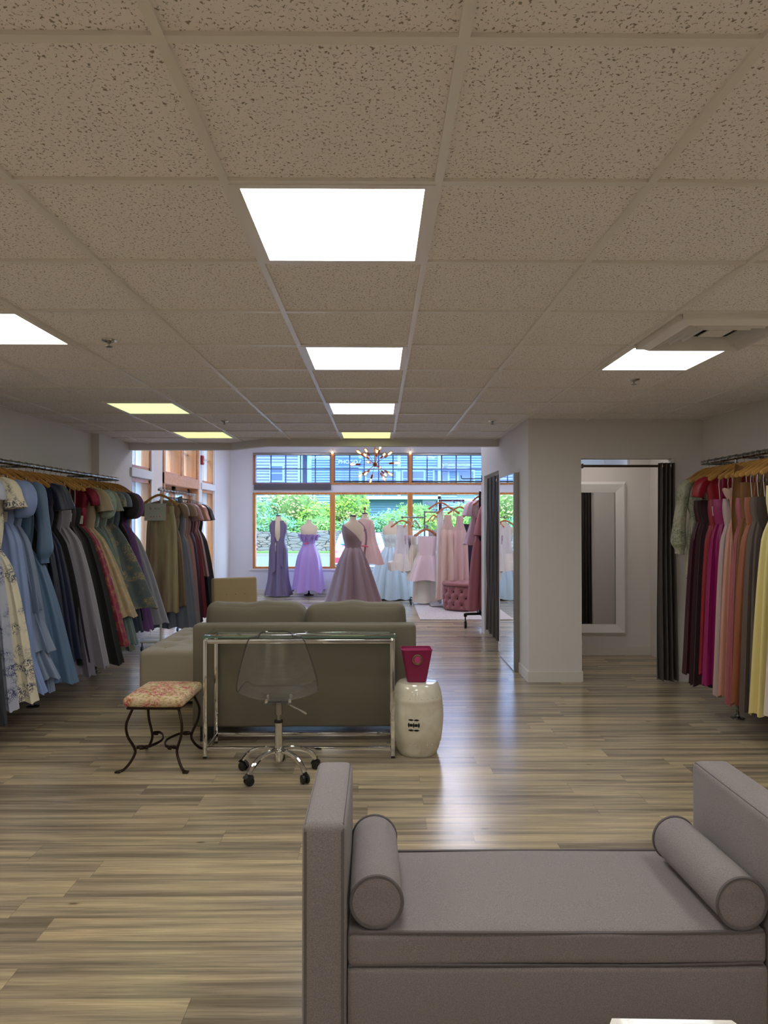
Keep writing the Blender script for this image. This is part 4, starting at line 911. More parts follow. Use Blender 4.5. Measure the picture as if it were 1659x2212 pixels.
# ---- chrome rolling rack at the back left ----
QX, QZ = -2.56, 1.90
t = thing('rolling_rack', 'white wheeled garment rack standing by the entrance', 'clothes rack', (QX, 8.85, 0))
MB().tube([(0, -.82, QZ), (0, .78, QZ)], .013, 10).build('rod', m_chrome, t)
for yy in (-.72, .72):
    MB().tube([(0, yy, .12), (0, yy, QZ)], .013, 8).build('post', m_trimw, t)
    MB().tube([(-.24, yy, .11), (.24, yy, .11)], .013, 8).build('base_bar', m_trimw, t)
    for sx in (-.22, .22):
        MB().lathe([(.006, .03), (.006, .11)], (sx, yy, 0), 8).rings([[(sx+dx, yy+.03*cos(b), .03+.03*sin(b)) for b in [2*PI*k/14 for k in range(14)]] for dx in (-.01, .01)], 1, 1).build('caster', m_blackp, t)
G3 = 'dresses on the rolling rack by the entrance'
D3 = [
 (8.14, 'long_skirt', 'antique gold long skirt on the front of the rolling rack', dict(mat=M('antique_gold', '#a39a72', rough=.5, sheen=.1, var=(5, '#8d7460', .4, .6, (3, 3, .3))), sh='none', top=-.19, wz=-.24, ww=.15, bw=.145, hw=.20, ht=.05, hz=-1.44, f=8, amp=.014)),
 (8.26, 'dress', 'taupe dress behind the gold skirt on the rolling rack', dict(mat=f_('warm_taupe', '#85705c'), sh='cap', hw=.25, hz=-1.38)),
 (8.38, 'dress', 'slate blue one shoulder dress with a large bow', dict(mat=f_('cool_slate', '#6e7686', 'crepe'), sh='strap', top=-.2, hw=.30, hz=-1.66, lean=.04, sash=-.62)),
 (8.52, 'dress', 'warm grey satin gown just right of the slate bow dress', dict(mat=f_('warm_grey', '#8c8088'), hw=.30, hz=-1.66, lean=.05)),
 (8.64, 'dress', 'beige crepe gown on the rolling rack', dict(mat=f_('beige_crepe', '#9c8272', 'crepe'), hw=.26, hz=-1.62, sh='cap')),
 (8.76, 'dress', 'dusty pink dress with fluttery sleeves', dict(mat=f_('dusty_pink', '#a87c7c'), sh='flutter', hw=.29, hz=-1.62)),
 (8.88, 'dress', 'plum purple gown on the rolling rack', dict(mat=f_('plum_purple', '#35203a'), hw=.30, hz=-1.66)),
 (8.98, 'dress', 'crimson gown beside the plum one on the rolling rack', dict(mat=f_('crimson', '#6c1024'), hw=.32, hz=-1.62)),
 (9.08, 'dress', 'rose gold sequinned dress on the rolling rack', dict(mat=M('grey_shimmer', '#8d8684', rough=.4, metal=.3, bump=(200, .4)), bm=sequin('rose_sequins', '#b98a78', 120), sh='flutter', hw=.28, hz=-1.56)),
 (9.20, 'dress', 'mauve wrap dress with short hem on the rolling rack', dict(mat=f_('mauve_satin', '#946c68'), sh='cap', hw=.30, hz=-1.10)),
 (9.34, 'dress', 'black cap sleeved gown farthest back on the rolling rack', dict(mat=f_('black_satin', '#121016'), sh='flutter', hw=.36, hz=-1.60, lean=.03)),
]
for i, (y, nm, lb, o) in enumerate(D3):
    rz = random.uniform(-.08, .08) - (.1 if i == 0 else 0); garment(nm, lb, 'dress', (QX, y, QZ), rz, G3, n=44, **o)
    hang('clear', (QX, y, QZ), rz, 'clear hanger with the ' + lb, 'clear hangers on the rolling rack')
hang('wood', (QX, 8.07, QZ), -.05, 'wooden hanger at the front of the rolling rack carrying the plastic sleeve sign', None)
t = thing('sign_sleeve', 'clear plastic sleeve with a printed card hanging from the front hanger', 'sign', (-2.60, 8.03, 1.54), -.03)
MB().b2(-.125, .125, 0, .004, 0, .20).build('card', M('card_stock', '#d6d0c2', rough=.4, coat=.5), t, smooth=False)
MB().b2(-.13, .13, -.002, -.001, -.006, .215).build('sleeve', m_pane, t, smooth=False)
text_mesh('BELLA', .026, 'lettering', M('card_ink', '#6b6472', rough=.6), t, (.025, -.003, .138), ext=.0005)
text_mesh('B', .042, 'emblem', M('card_purple', '#8c4a92', rough=.6), t, (-.055, -.003, .138), ext=.0005)
for k, c in enumerate(('#b02030', '#3f6a55', '#7d9488', '#c05a6a')):
    MB().prism([(-.05+.035*k+.006*cos(a), .045+.006*sin(a)) for a in [2*PI*j/12 for j in range(12)]], -.003, -.0005, axis='y').build('colour_dot', M('dot_%s' % ['red', 'green', 'sage', 'pink'][k], c, rough=.6), t, smooth=False)
# ---------------- showroom: dress forms ----------------
def dress_form(loc, rz, label, stand=True, neckpin=False, cap=True):
    t = thing('dress_form', label, 'mannequin', loc, rz)
    K = [(1.535, 0, .052, .050, 0), (1.49, 0, .050, .048, 0), (1.455, 0, .075, .058, 0), (1.425, 0, .135, .07, 0), (1.39, 0, .178, .08, 0), (1.34, 0, .176, .095, 0), (1.24, 0, .162, .115, 0), (1.14, 0, .138, .098, 0), (1.05, 0, .118, .085, 0), (.95, 0, .15, .105, 0), (.85, 0, .172, .12, 0), (.76, 0, .165, .115, 0)]
    rs = [gring(k[0], 0, k[2], k[3], 0, 5, 0, 32) for k in K]
    MB().rings(rs, 1, 1).build('torso', m_form, t, angle=80)
    if cap: MB().lathe([(.052, 1.53), (.052, 1.552), (.03, 1.556)], n=20).build('neck_cap', m_formbl, t)
    if neckpin: MB().lathe([(.008, 1.55), (.008, 1.60), (.02, 1.615), (.022, 1.64), (.012, 1.66), (.002, 1.665)], n=14).build('finial', m_copper, t)
    MB().lathe([(.016, .05), (.016, .78)], n=12).build('pole', m_bronze, t)
    b = MB().lathe([(.10, 0), (.10, .012), (.03, .03), (.018, .06)], n=24).build('base', m_bronze, t); return t
def on_form(name, label, loc, rz, keys, f, mat, parts=(), N=20, n=72, hem=.015):
    t = thing(name, label, 'dress', loc, rz); ph = random.uniform(0, 6)
    gshell(keys, f, ph, N, n, hem).build('skirt', mat, t, angle=80); return t
# far left: halter gown with open back
m_dusk = f_('dusky_violet_satin', '#675a76')
fx, fy = -2.03, 13.98
dress_form((fx, fy, .10), 0, 'linen dress form wearing the dusky violet open back gown')
t = on_form('halter_gown', 'dusky violet halter gown with deep open back and long scarf ends', (fx, fy, .10), 0, [(1.03, 0, .128, .094, .003), (.85, 0, .182, .128, .006), (.60, 0, .185, .14, .012), (.3, 0, .20, .15, .018), (-.07, 0, .27, .20, .026)], 8, m_dusk)
def backpatch(u, v):   # bodice wrapping the front, open at the back
    z = lerp(1.0, 1.40, v); w_, t_ = interp([(1.40, .15, .085), (1.34, .176, .097), (1.24, .166, .119), (1.14, .142, .102), (1.05, .124, .090), (1.0, .132, .095)], z)
    half = lerp(.05, 1.05, min(1, v*1.9)) * 1.0; a0 = -PI/2 + half*.62; a = lerp(a0, 3*PI/2 - half*.62, u); c, s = cos(a), sin(a)
    return ((w_+.006)*c, (t_+.006)*(abs(s)**.75)*(1 if s > 0 else -1), z)
MB().grid(backpatch, 40, 12).build('bodice', m_dusk, t, angle=80)
for s in (-1, 1):
    MB().grid(lambda u, v, s=s: (s*(lerp(.045, .125, u)+.01*sin(v*6)) + .0, -.085-.05*sin(min(1, v*1.4)*PI*.55)-.02*v, lerp(1.44, .42 if s < 0 else .55, v) - .05*u*v), 6, 24, th=.004).build('scarf_end', m_dusk, t, angle=80)
# lilac off shoulder gown
m_lil = f_('lilac_satin', '#a98acb')
fx, fy = -1.41, 14.0
dress_form((fx, fy, 0.02), 0, 'linen dress form wearing the lilac ruffle gown', cap=False)
t = on_form('ruffle_gown', 'lilac gown with petal ruffle neckline and full skirt', (fx, fy, 0.02), 0, [(1.20, 0, .165, .12, .003), (1.05, 0, .125, .09, .003), (.98, 0, .152, .112, .004), (.86, 0, .205, .15, .012), (.7, 0, .245, .18, .02), (.35, 0, .29, .22, .026), (.10, 0, .33, .25, .032)], 9, m_lil, hem=.03)
pm = MB()
for k in range(11):
    a = 2*PI*k/11+.2; cx_, cy_ = .17*cos(a), .125*sin(a)
    nx, ny = cos(a), sin(a)
    pm.rings([[(cx_+nx*(out+rr*.3*cos(b))-ny*rr*sin(b), cy_+ny*(out+rr*.3*cos(b))+nx*rr*sin(b), 1.19+z+.010*cos(b*2+k)) for b in [2*PI*j/16 for j in range(16)]] for rr, z, out in ((.012, -.08, 0), (.04, -.02, .012), (.062, .045, .045), (.04, .03, .04))])
pm.build('ruffle', m_lil, t, angle=80)
MB().tube([(.0, -.11, 1.07), (-.05, -.125, 1.055), (-.09, -.11, 1.05)], .012, 8).build('clip', M('pink_clip', '#d8546c', rough=.4), t)
# mauve ball gown, nearest form
m_mau = f_('mauve_taupe_satin', '#92797f')
fx, fy = -.40, 10.9
dress_form((fx, fy, .07), .55, 'tall dress form wearing the large mauve ball gown')
t = on_form('ball_gown', 'mauve taupe ball gown with a wide pleated skirt behind the sofa', (fx, fy, .07), .55, [(1.05, 0, .127, .093, .003), (.98, 0, .158, .125, .006), (.86, 0, .208, .165, .014), (.7, 0, .26, .22, .022), (.3, 0, .38, .34, .030), (-.05, 0, .50, .45, .036)], 11, m_mau, n=96)
def onesh(u, v):
    a = 2*PI*u; z = lerp(1.03, 1.295+.125*cos(a-(PI-.35)) - .05*max(0, cos(a+.9))**2, v); w_, t_ = interp([(1.43, .135, .078), (1.39, .182, .088), (1.34, .181, .101), (1.24, .167, .121), (1.14, .143, .104), (1.05, .124, .091), (1.0, .13, .095)], z); c, s = cos(a), sin(a)
    return ((w_+.006)*c, (t_+.006)*(abs(s)**.75)*(1 if s > 0 else -1), z)
MB().grid(onesh, 64, 14).build('bodice', m_mau, t, angle=80)
MB().tube(spline([(.165, -.075, 1.30), (.16, -.082, 1.37), (.11, -.072, 1.428), (.06, -.062, 1.465)], 4), .009, 6, flat=(1, .5)).build('strap', m_mau, t)
MB().grid(lambda u, v: (.17+.02*sin(v*5)+.035*u, -.06-.02*v, lerp(1.34, .90, v)), 4, 16, th=.004).build('scarf_end', m_mau, t, angle=80)
MB().tube([(.10, -.10, 1.07), (.20, -.10, 1.06), (.23, -.08, 1.055)], .011, 8).build('clip', bpy.data.materials['pink_clip'], t)
# blush form behind it
m_blu = f_('blush_crepe', '#c8a49c', 'crepe')
fx, fy = -.245, 12.6
dress_form((fx, fy, .13), -.6, 'dress form with a turned finial wearing the blush swing dress', neckpin=True)
t = on_form('swing_dress', 'blush swing dress on the dress form behind the mauve gown', (fx, fy, .13), -.6, [(1.44, 0, .09, .07, .001), (1.40, 0, .17, .085, .003), (1.30, 0, .18, .12, .006), (1.1, 0, .20, .15, .012), (.80, 0, .30, .20, .02), (.62, 0, .36, .24, .026)], 8, m_blu)
# ice blue tulle gown
fx, fy = .26, 13.6
m_ice = M('ice_blue_tulle', '#cfe0e8', rough=.9, sheen=.4, bump=(60, .3)); m_icel = pattern('ivory_lace', ['#c4ccc4', '#e0e4dc'], 24)
dress_form((fx, fy, 0.0), .1, 'dress form wearing the ice blue tulle gown', cap=False)
t = on_form('tulle_gown', 'ice blue tulle ball gown left of the white bridal rack', (fx, fy, 0), .1, [(1.02, 0, .135, .10, .006), (.9, 0, .20, .16, .02), (.6, 0, .34, .28, .025), (.3, 0, .43, .36, .028), (.02, 0, .47, .42, .03)], 17, m_ice, n=110)
gshell([(1.27, 0, .168, .12, .004), (1.2, 0, .168, .122, .004), (1.1, 0, .136, .10, .003), (1.0, 0, .135, .10, .004)], 7, 1, 8, 48).build('bodice', m_icel, t, angle=80)

# ---- bridal racks ----
m_post = M('pale_lacquer_post', '#b9b4ba', rough=.35, metal=.3); m_bar = M('burgundy_bar', '#5a2c40', rough=.4)
def four_way(loc, label, arms, h, post=.016, mat=m_alu):
    t = thing('display_rack', label, 'clothes rack', loc)
    MB().lathe([(post, .10), (post, h)], n=12).build('post', mat, t)
    MB().tube([(-.26, -.18, .10), (.26, .18, .10)], .014, 8).tube([(-.26, .18, .10), (.26, -.18, .10)], .014, 8).build('base', mat, t)
    for sx, sy in ((-.26, -.18), (.26, .18), (-.26, .18), (.26, -.18)):
        MB().lathe([(.006, .04), (.006, .10)], (sx, sy, 0), 8).rings([[(sx+dx, sy+.035*cos(b), .036+.035*sin(b)) for b in [2*PI*k/14 for k in range(14)]] for dx in (-.012, .012)], 1, 1).build('caster', m_blackp, t)
    for (dx, dy, z, m_) in arms: MB().tube([(0, 0, z), (dx, dy, z)], .013, 8).rbox((dx, dy, z), (.03, .03, .045), .006).build('rack_arm', m_, t)
    return t
ax, ay = .86, 12.75
four_way((ax, ay, 0), 'silver four way display rack of white party dresses', [(-.42, -.15, 1.60, m_alu), (.02, -.50, 1.44, m_alu), (.30, .10, 1.70, m_alu)], 1.72)
G4 = 'white and blush garments on the display racks'
iv = f_('ivory_satin', '#e8e0d6'); wh = f_('white_organza', '#eae6e6', 'crepe'); bl = f_('blush_jacquard', '#efd6da'); cr = f_('cream_satin', '#ebe0ce'); lav = pattern('lilac_lace', ['#cdbccb', '#a890b4'], 26)
# left arm, garments perpendicular to the arm
L4 = [
 ((.44, 12.56, 1.60), .15, 'bubble_dress', 'white bubble skirt mini dress leftmost on the silver rack', dict(mat=iv, bm=wh, sh='halter', top=-.14, wz=-.62, ww=.15, bw=.10, kneez=-.82, kneew=.27, hz=-.97, hw=.25, ht=.12, bt=.04, f=9, amp=.018)),
 ((.56, 12.68, 1.60), 1.1, 'party_dress', 'lilac lace topped dress second from the left on the silver rack', dict(mat=wh, bm=lav, sh='strap', hz=-1.0, hw=.24, ht=.07)),
 ((.68, 12.70, 1.60), 1.1, 'party_dress', 'cream flared dress third on the silver rack', dict(mat=cr, sh='strap', hz=-1.12, hw=.27, ht=.09, amp=.022)),
 ((.88, 12.62, 1.44), .12, 'wide_trousers', 'cream wide leg trousers reaching the floor under the mini dresses', dict(mat=cr, sh='none', top=-.28, wz=-.34, ww=.15, bw=.14, hz=-1.40, hw=.26, ht=.09, f=6, amp=.02)),
 ((.88, 12.50, 1.44), .05, 'party_dress', 'ivory short dress behind the blush mini dress', dict(mat=iv, sh='strap', hz=-.98, hw=.29, ht=.06, lean=-.08)),
 ((.88, 12.38, 1.44), .12, 'mini_dress', 'blush pink strapless mini dress facing the room at the rack front', dict(mat=bl, sh='none', top=-.18, bw=.165, wz=-.50, ww=.145, hz=-.98, hw=.33, ht=.07, f=6, amp=.022)),
 ((1.04, 12.80, 1.70), .9, 'party_dress', 'white organza dress on the right arm of the silver rack', dict(mat=wh, sh='strap', hz=-1.5, hw=.22, ht=.06)),
 ((1.12, 12.84, 1.70), .9, 'party_dress', 'pale grey organza dress tucked beside the lacquered post', dict(mat=f_('pale_grey_organza', '#c6c8cc', 'crepe'), sh='strap', hz=-1.52, hw=.22, ht=.06)),
]
for loc, rz, nm, lb, o in L4:
    garment(nm, lb, 'dress', loc, rz, G4, n=44, **o); hang('red', loc, rz, 'reddish hanger with the ' + lb, 'reddish hangers on the display racks')
for k in range(4): hang('red', (.865, 12.60-.045*k-.02, 1.44), .12, 'one of the empty reddish hangers bunched behind the blush mini dress', 'empty hangers bunched on the front arm')
bx_, by_ = 1.20, 12.35
t = thing('display_rack', 'tall pale lacquered rack with a burgundy bar of blush gowns', 'clothes rack', (bx_, by_, 0))
MB().rbox((-.085, 0, .97), (.05, .05, 1.88), .004).build('post', m_post, t); MB().rbox((.12, 0, 1.90), (.46, .035, .035), .004).build('bar', m_bar, t); MB().rbox((-.085, 0, 1.78), (.054, .054, .28), .004).build('post_top', m_bar, t)
MB().rbox((-.02, 0, .04), (.5, .45, .03), .006).build('base', m_post, t)
MB().tube([(.12, .0, 1.90), (.14, -.30, 1.86)], .010, 8).tube([(.28, .0, 1.90), (.30, -.30, 1.86)], .010, 8).build('rack_arm', m_bar, t)
bg = [f_('blush_gown_satin', '#dcbdb0'), f_('rose_blush_satin', '#dcb8b4'), f_('powder_pink', '#c9a6a2', 'crepe')]
for loc, rz, nm, lb, o in [
 ((1.10, 12.15, 1.92), .1, 'gown', 'white gown strip hanging from the top of the lacquered post', dict(mat=wh, sh='halter', top=-.2, bw=.05, ww=.055, hw=.07, hz=-1.7, ht=.04, f=5, amp=.01)),
 ((1.23, 12.12, 1.84), .15, 'gown', 'peachy blush strappy gown with crossed pleats on the burgundy bar', dict(mat=bg[0], sh='strap', top=-.20, bw=.065, wz=-.48, ww=.125, hw=.20, hz=-1.68, ht=.10, f=8, amp=.034)),
 ((1.44, 12.12, 1.84), -.1, 'gown', 'rose blush gown to the right on the burgundy bar', dict(mat=bg[1], sh='strap', top=-.22, bw=.06, wz=-.50, ww=.11, hw=.16, hz=-1.68, ht=.08, f=7, amp=.030)),
 ((1.60, 12.30, 1.70), .2, 'gown', 'dark aubergine gown between the blush gowns and the pink gown', dict(mat=f_('aubergine', '#2c1634'), sh='none', top=-.22, bw=.15, ww=.14, hw=.20, hz=-1.5, ht=.08)),
]:
    garment(nm, lb, 'dress', loc, rz, G4, n=44, **o); hang('red', loc, rz, 'reddish hanger with the ' + lb, 'reddish hangers on the display racks')
# black pipe rack by the corridor end
t = thing('pipe_rack', 'black iron pipe garment rack on wheels at the corridor end', 'clothes rack', (1.95, 9.98, 0))
for sx in (-.47, .47):
    MB().tube(spline([(sx, 0, .20), (sx, 0, 1.2), (sx, 0, 1.90), (sx+(.02 if sx < 0 else -.02), 0, 1.94), (sx+(.06 if sx < 0 else -.06), 0, 1.95)], 3), .0165, 10).build('post', m_black, t)
    MB().tube([(sx, -.26, .19), (sx, .26, .19)], .0165, 10).build('base_pipe', m_black, t)
MB().tube([(-.42, 0, 1.95), (.42, 0, 1.95)], .0165, 10).build('rod', m_black, t)
MB().tube([(-.47, 0, .20), (.47, 0, .20)], .0165, 10).build('cross_pipe', m_black, t)
MB().tube([(-.70, -.12, .20), (-.47, -.02, .19)], .0185, 10).rbox((-.70, -.12, .185), (.045, .045, .05), .01).rbox((-.46, 0, .195), (.055, .055, .055), .015).build('foot_pipe', m_black, t)
for cx_, cy_ in ((-.70, -.12), (.47, .24), (.47, -.24)):
    MB().lathe([(.010, .09), (.010, .17)], (cx_, cy_, 0), 8).rings([[(cx_+dx, cy_+.045*cos(b), .046+.045*sin(b)) for b in [2*PI*k/16 for k in range(16)]] for dx in (-.016, .016)], 1, 1).rbox((cx_, cy_-.02, .09), (.03, .05, .04), .008).build('caster', m_blackp, t)
m_dr = f_('dusty_rose_crepe', '#a8656c', 'crepe')
for loc, rz, nm, lb, o in [
 ((1.57, 10.06, 1.94), .45, 'gown', 'dusty rose gown with angled neckline on the black pipe rack', dict(mat=m_dr, sh='none', top=-.36, bw=.18, wz=-.62, ww=.15, hw=.30, hz=-1.70, ht=.12, f=6, amp=.018)),
 ((1.68, 10.04, 1.94), .8, 'gown', 'dusty rose gown with flared sleeve half hidden by the corridor wall', dict(mat=m_dr, sh='cape', hw=.28, hz=-1.66, ht=.08)),
 ((1.53, 10.22, 1.97), .55, 'cape', 'sheer pale pink cape beside the dusty rose gown', dict(mat=f_('pale_pink_sheer', '#e8c8dc', 'tulle'), sh='flutter', top=-.24, bw=.17, wz=-.4, ww=.19, hz=-.78, hw=.32, ht=.08, f=7)),
]:
    garment(nm, lb, 'dress', loc, rz, G4, n=44, **o); hang('red', loc, rz, 'reddish hanger with the ' + lb, 'reddish hangers on the display racks')

# ---- tufted ottoman, rug, display box ----
t = thing('round_ottoman', 'round dusty pink velvet ottoman with deep button tufting', 'ottoman', (1.47, 11.85, .012))
RO, HO = .36, .47; NB = 14; rows = (.105, .215, .325)
BT = [(2*PI*(k+(.5 if j % 2 else 0))/NB, z) for j, z in enumerate(rows) for k in range(NB)]
def osurf(u, v):
    a = 2*PI*u; z = lerp(.02, .42, v); d = 0
    for b, bz in BT:
        da = (a-b+PI) % (2*PI)-PI; rr = (da*RO)**2+(z-bz)**2; d = max(d, math.exp(-rr/.0016))
    j = None; e = 0
    pa = a*NB/(2*PI); pz = (z-.105)/.11
    for q in (pa+pz*.5, pa-pz*.5): fr_ = abs(q-round(q)); e = max(e, math.exp(-(fr_/.10)**2))
    r = RO - .040*d - .012*e - .02*abs(2*v-1)**6
    return (r*cos(a), r*sin(a), z)
o = MB(); n_u, n_v = 168, 34; rs = [[osurf(k/n_u, j/n_v) for k in range(n_u)] for j in range(n_v+1)]; o.rings(rs, 1, 1); o.build('body', m_pinkv, t, angle=80)
def osur2(r, a):
    d = 0
    for q in range(7): b = 2*PI*q/7; d = max(d, math.exp(-((r*cos(a)-.2*cos(b))**2+(r*sin(a)-.2*sin(b))**2)/.0016))
    d = max(d, math.exp(-(r*r)/.0016)); e = math.exp(-((((a*7/(2*PI)) % 1)-.5)**2)/.01*0) * 0
    return (r*cos(a), r*sin(a), .475+.018*(1-(r/.365)**2)-.035*d)
rs = [[osur2(.002+.345*j/14, 2*PI*k/84) for k in range(84)] for j in range(15)]
rs += [[(rr*cos(2*PI*k/84), rr*sin(2*PI*k/84), z) for k in range(84)] for rr, z in ((.36, .468), (.37, .45), (.368, .43), (.355, .42))]
MB().rings(rs, 1, 1).build('lid', m_pinkv, t, angle=80)
bt = MB()
for b, bz in BT: bt.rbox(((RO-.042)*cos(b), (RO-.042)*sin(b), bz), (.022, .022, .022), .01, seg=2)
bt.build('button', M('deep_pink_button', '#4a2426', rough=.7), t)
tag(MB().rbox((0, 0, .006), (3.4, 2.15, .012), .004, mid=1).build('area_rug', m_rug, None, loc=(2.35, 11.72, 0)), 'pale cream shag rug under the pink ottoman', 'rug')
t = thing('display_box', 'small white display chest under the window behind the mauve gown', 'cabinet', (-.40, 14.2, 0))
MB().rbox((0, 0, .42), (.76, .34, .30), .006).build('body', m_trimw, t); MB().rbox((0, 0, .59), (.82, .38, .03), .006).build('top', m_trimw, t)
for sx in (-1, 1):
    dr = MB().rbox((sx*.19, -.172, .42), (.34, .012, .22), .004).build('drawer', m_post, t); MB().lathe([(.004, 0), (.012, .01), (.002, .018)], (sx*.19, -.19, .42), 10).build('knob', m_black, dr)
    for sy in (-1, 1): MB().tube([(sx*.33, sy*.13, 0), (sx*.33, sy*.13, .28)], .016, 8).build('leg', m_trimw, t)

# ---- starburst chandelier ----
CXc, CYc, CZc = -.052, 11.0, 2.44
t = thing('starburst_chandelier', 'starburst chandelier with glowing amber filament bulbs hanging in the showroom', 'chandelier', (CXc, CYc, CZc))
MB().lathe([(.002, -.04), (.028, -.028), (.04, 0), (.028, .028), (.002, .04)], n=18).build('hub', m_copper, t)
MB().tube([(0, 0, .03), (0, 0, .86)], .009, 8).build('stem', m_copper, t); MB().lathe([(.06, .84), (.06, .862)], n=24).build('canopy', m_copper, t)
def bulb_proto():
    a = MB().tube([(0, 0, .03), (0, 0, .24)], .0035, 6).build('rod', m_copper, t)
    MB().lathe([(.014, .235), (.0165, .245), (.0165, .30), (.014, .31)], n=12).build('socket', m_copper, a)
    MB().lathe([(.014, .305), (.020, .325), (.030, .36), (.032, .385), (.026, .41), (.008, .425), (.001, .427)], n=16).build('bulb', m_bulbg, a)
    MB().lathe([(.004, .32), (.012, .34), (.015, .375), (.012, .395), (.003, .40)], n=10).build('filament', m_bulb, a); return a
bp0 = bulb_proto(); ends = [(505, 125), (615, 60), (610, 185), (800, 75), (845, 60), (910, 120), (1000, 150), (400, 300), (655, 295), (840, 325), (1115, 288), (520, 470), (620, 475), (690, 550), (905, 545), (930, 450), (1005, 475), (770, 60)]
for i, (px, pz) in enumerate(ends):
    dx, dz = (px-762)/365, (305-pz)/365; r2 = min(.999, dx*dx+dz*dz); dy = math.sqrt(1-r2)*(1 if i % 2 else -1)
    o = bp0 if i == 0 else copy_tree(bp0, t)
    d = Vector((dx, dy, dz)).normalized(); o.rotation_mode = 'QUATERNION'; o.rotation_quaternion = d.to_track_quat('Z', 'Y')
for x, l in ((-.965, 'string light bulb clipped above the left mullion'), (.675, 'string light bulb clipped above the right mullion')):
    t = thing('string_light', l, 'light', (x, YW-.06, 2.99)); MB().tube([(0, .02, .06), (0, 0, .02), (0, 0, 0)], .004, 6).build('wire', m_black, t); MB().lathe([(.004, .01), (.018, -.005), (.02, -.03), (.004, -.05)], n=12).build('bulb', m_bulb, t)

# ---------------- outside ----------------
m_street = M('sunlit_asphalt', '#66757e', rough=.9, bump=(20, .1)); m_curb = M('granite_curb', '#8c8c86', rough=.85)
m_grass = M('grass_verge', '#587a30', rough=.95, var=(6, '#446a26', .4, .6)); m_siding = M('pale_blue_clapboard', '#7396a4', rough=.6); m_sidew = M('pale_grey_clapboard', '#8b98a4', rough=.6)
m_housetrim = M('house_trim', '#9fc0c8', rough=.5); m_wdark = M('house_window_glass', '#4c6474', rough=.1, spec=.8)
struct(MB().b2(-60, 60, 14.9, 36.5, -.5, -.35), 'ground_street', m_street)
struct(MB().b2(-60, -3.6, -20, 14.9, -.5, -.35), 'ground_side', m_street)
struct(MB().b2(-60, 60, 36.5, 36.8, -.5, -.20), 'ground_curb', m_curb)
struct(MB().b2(-60, 60, 36.8, 39, -.5, -.16).prism([(39.5, .6), (45, 1.7), (80, 2.0), (80, -1), (39.5, -1)], -60, 60, axis='x'), 'ground_bank', m_grass)
# dry stone wall
def stone_mat():
    m = bpy.data.materials.new('dry_stone'); m.use_nodes = True; nt = m.node_tree; N = nt.nodes; L = nt.links; b = N['Principled BSDF']
    tc = N.new('ShaderNodeTexCoord'); mp = N.new('ShaderNodeMapping'); mp.inputs['Scale'].default_value = (1.5, 1.5, 5.0); L.new(tc.outputs['Object'], mp.inputs[0])
    v = N.new('ShaderNodeTexVoronoi'); v.feature = 'DISTANCE_TO_EDGE'; v.inputs['Scale'].default_value = 1.2; L.new(mp.outputs[0], v.inputs[0])
    v2 = N.new('ShaderNodeTexVoronoi'); v2.inputs['Scale'].default_value = 1.2; L.new(mp.outputs[0], v2.inputs[0])
    r = N.new('ShaderNodeValToRGB'); r.color_ramp.elements[0].color = srgb('#5f6668'); r.color_ramp.elements[1].color = srgb('#8c7f6e'); L.new(v2.outputs['Color'], r.inputs[0])
    k = N.new('ShaderNodeMapRange'); k.inputs[1].default_value = .02; k.inputs[2].default_value = .06; L.new(v.outputs[0], k.inputs[0])
    mx = N.new('ShaderNodeMix'); mx.data_type = 'RGBA'; mx.inputs[6].default_value = srgb('#1c2022'); L.new(r.outputs[0], mx.inputs[7]); L.new(k.outputs[0], mx.inputs[0]); L.new(mx.outputs[2], b.inputs['Base Color']); b.inputs['Roughness'].default_value = .9
    bp = N.new('ShaderNodeBump'); bp.inputs['Strength'].default_value = .8; bp.inputs['Distance'].default_value = .05; L.new(v.outputs[0], bp.inputs['Height']); L.new(bp.outputs[0], b.inputs['Normal']); return m
tag(MB().grid(lambda u, v: (lerp(-40, 40, u), 38.9+.15*v+.04*sin(u*311+v*9), lerp(-.25, .95, v)+(.06*sin(u*97)+.04*sin(u*251))*v), 160, 6, th=-.5).build('stone_wall', stone_mat()), 'dry stone retaining wall across the street', 'wall')
def leafy(name, label, loc, rad, cnt, cols, group=None, cat='shrub', seed=0, ls=.10):
    rnd = random.Random(seed); t = thing(name, label, cat, loc, 0, group); mm = MB(); mm.keep = True
    for k in range(cnt):
        while True:
            p = Vector((rnd.uniform(-1, 1), rnd.uniform(-1, 1), rnd.uniform(-.25, 1)))
            if .5 < p.length < 1.0: break
        lump = 1 + .18*sin(p.x*5+seed)*cos(p.y*4+p.z*6)
        c = Vector((p.x*rad[0], p.y*rad[1], p.z*rad[2]))*lump + Vector((0, 0, rad[2]*.2)); a = Vector((rnd.gauss(0, 1), rnd.gauss(0, 1), rnd.gauss(0, 1))).normalized(); b = a.orthogonal().normalized(); s = ls*rnd.uniform(.7, 1.4)
        mm.add([c-a*s, c+b*s*.45, c+a*s, c-b*s*.45], [(0, 1, 2, 3)])
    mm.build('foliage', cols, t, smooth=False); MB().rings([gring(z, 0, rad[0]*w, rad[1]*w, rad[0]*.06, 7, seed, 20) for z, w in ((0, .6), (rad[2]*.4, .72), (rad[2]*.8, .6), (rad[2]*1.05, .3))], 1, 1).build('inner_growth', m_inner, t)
    return t
def leafmat(n, a, b): return M(n, a, rough=.6, var=(1.4, b, .4, .6), sheen=.1)
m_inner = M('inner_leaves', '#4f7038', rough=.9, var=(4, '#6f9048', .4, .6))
lg = leafmat('lime_leaves', '#9cc43c', '#7aa838'); bg_ = leafmat('blue_green_leaves', '#5f9a70', '#7db58a'); og = leafmat('olive_leaves', '#8a9a50', '#b0a870'); dg = leafmat('mid_green_leaves', '#5c9440', '#88b850')
HG = 'hedge shrubs on the bank across the street'; k = 0
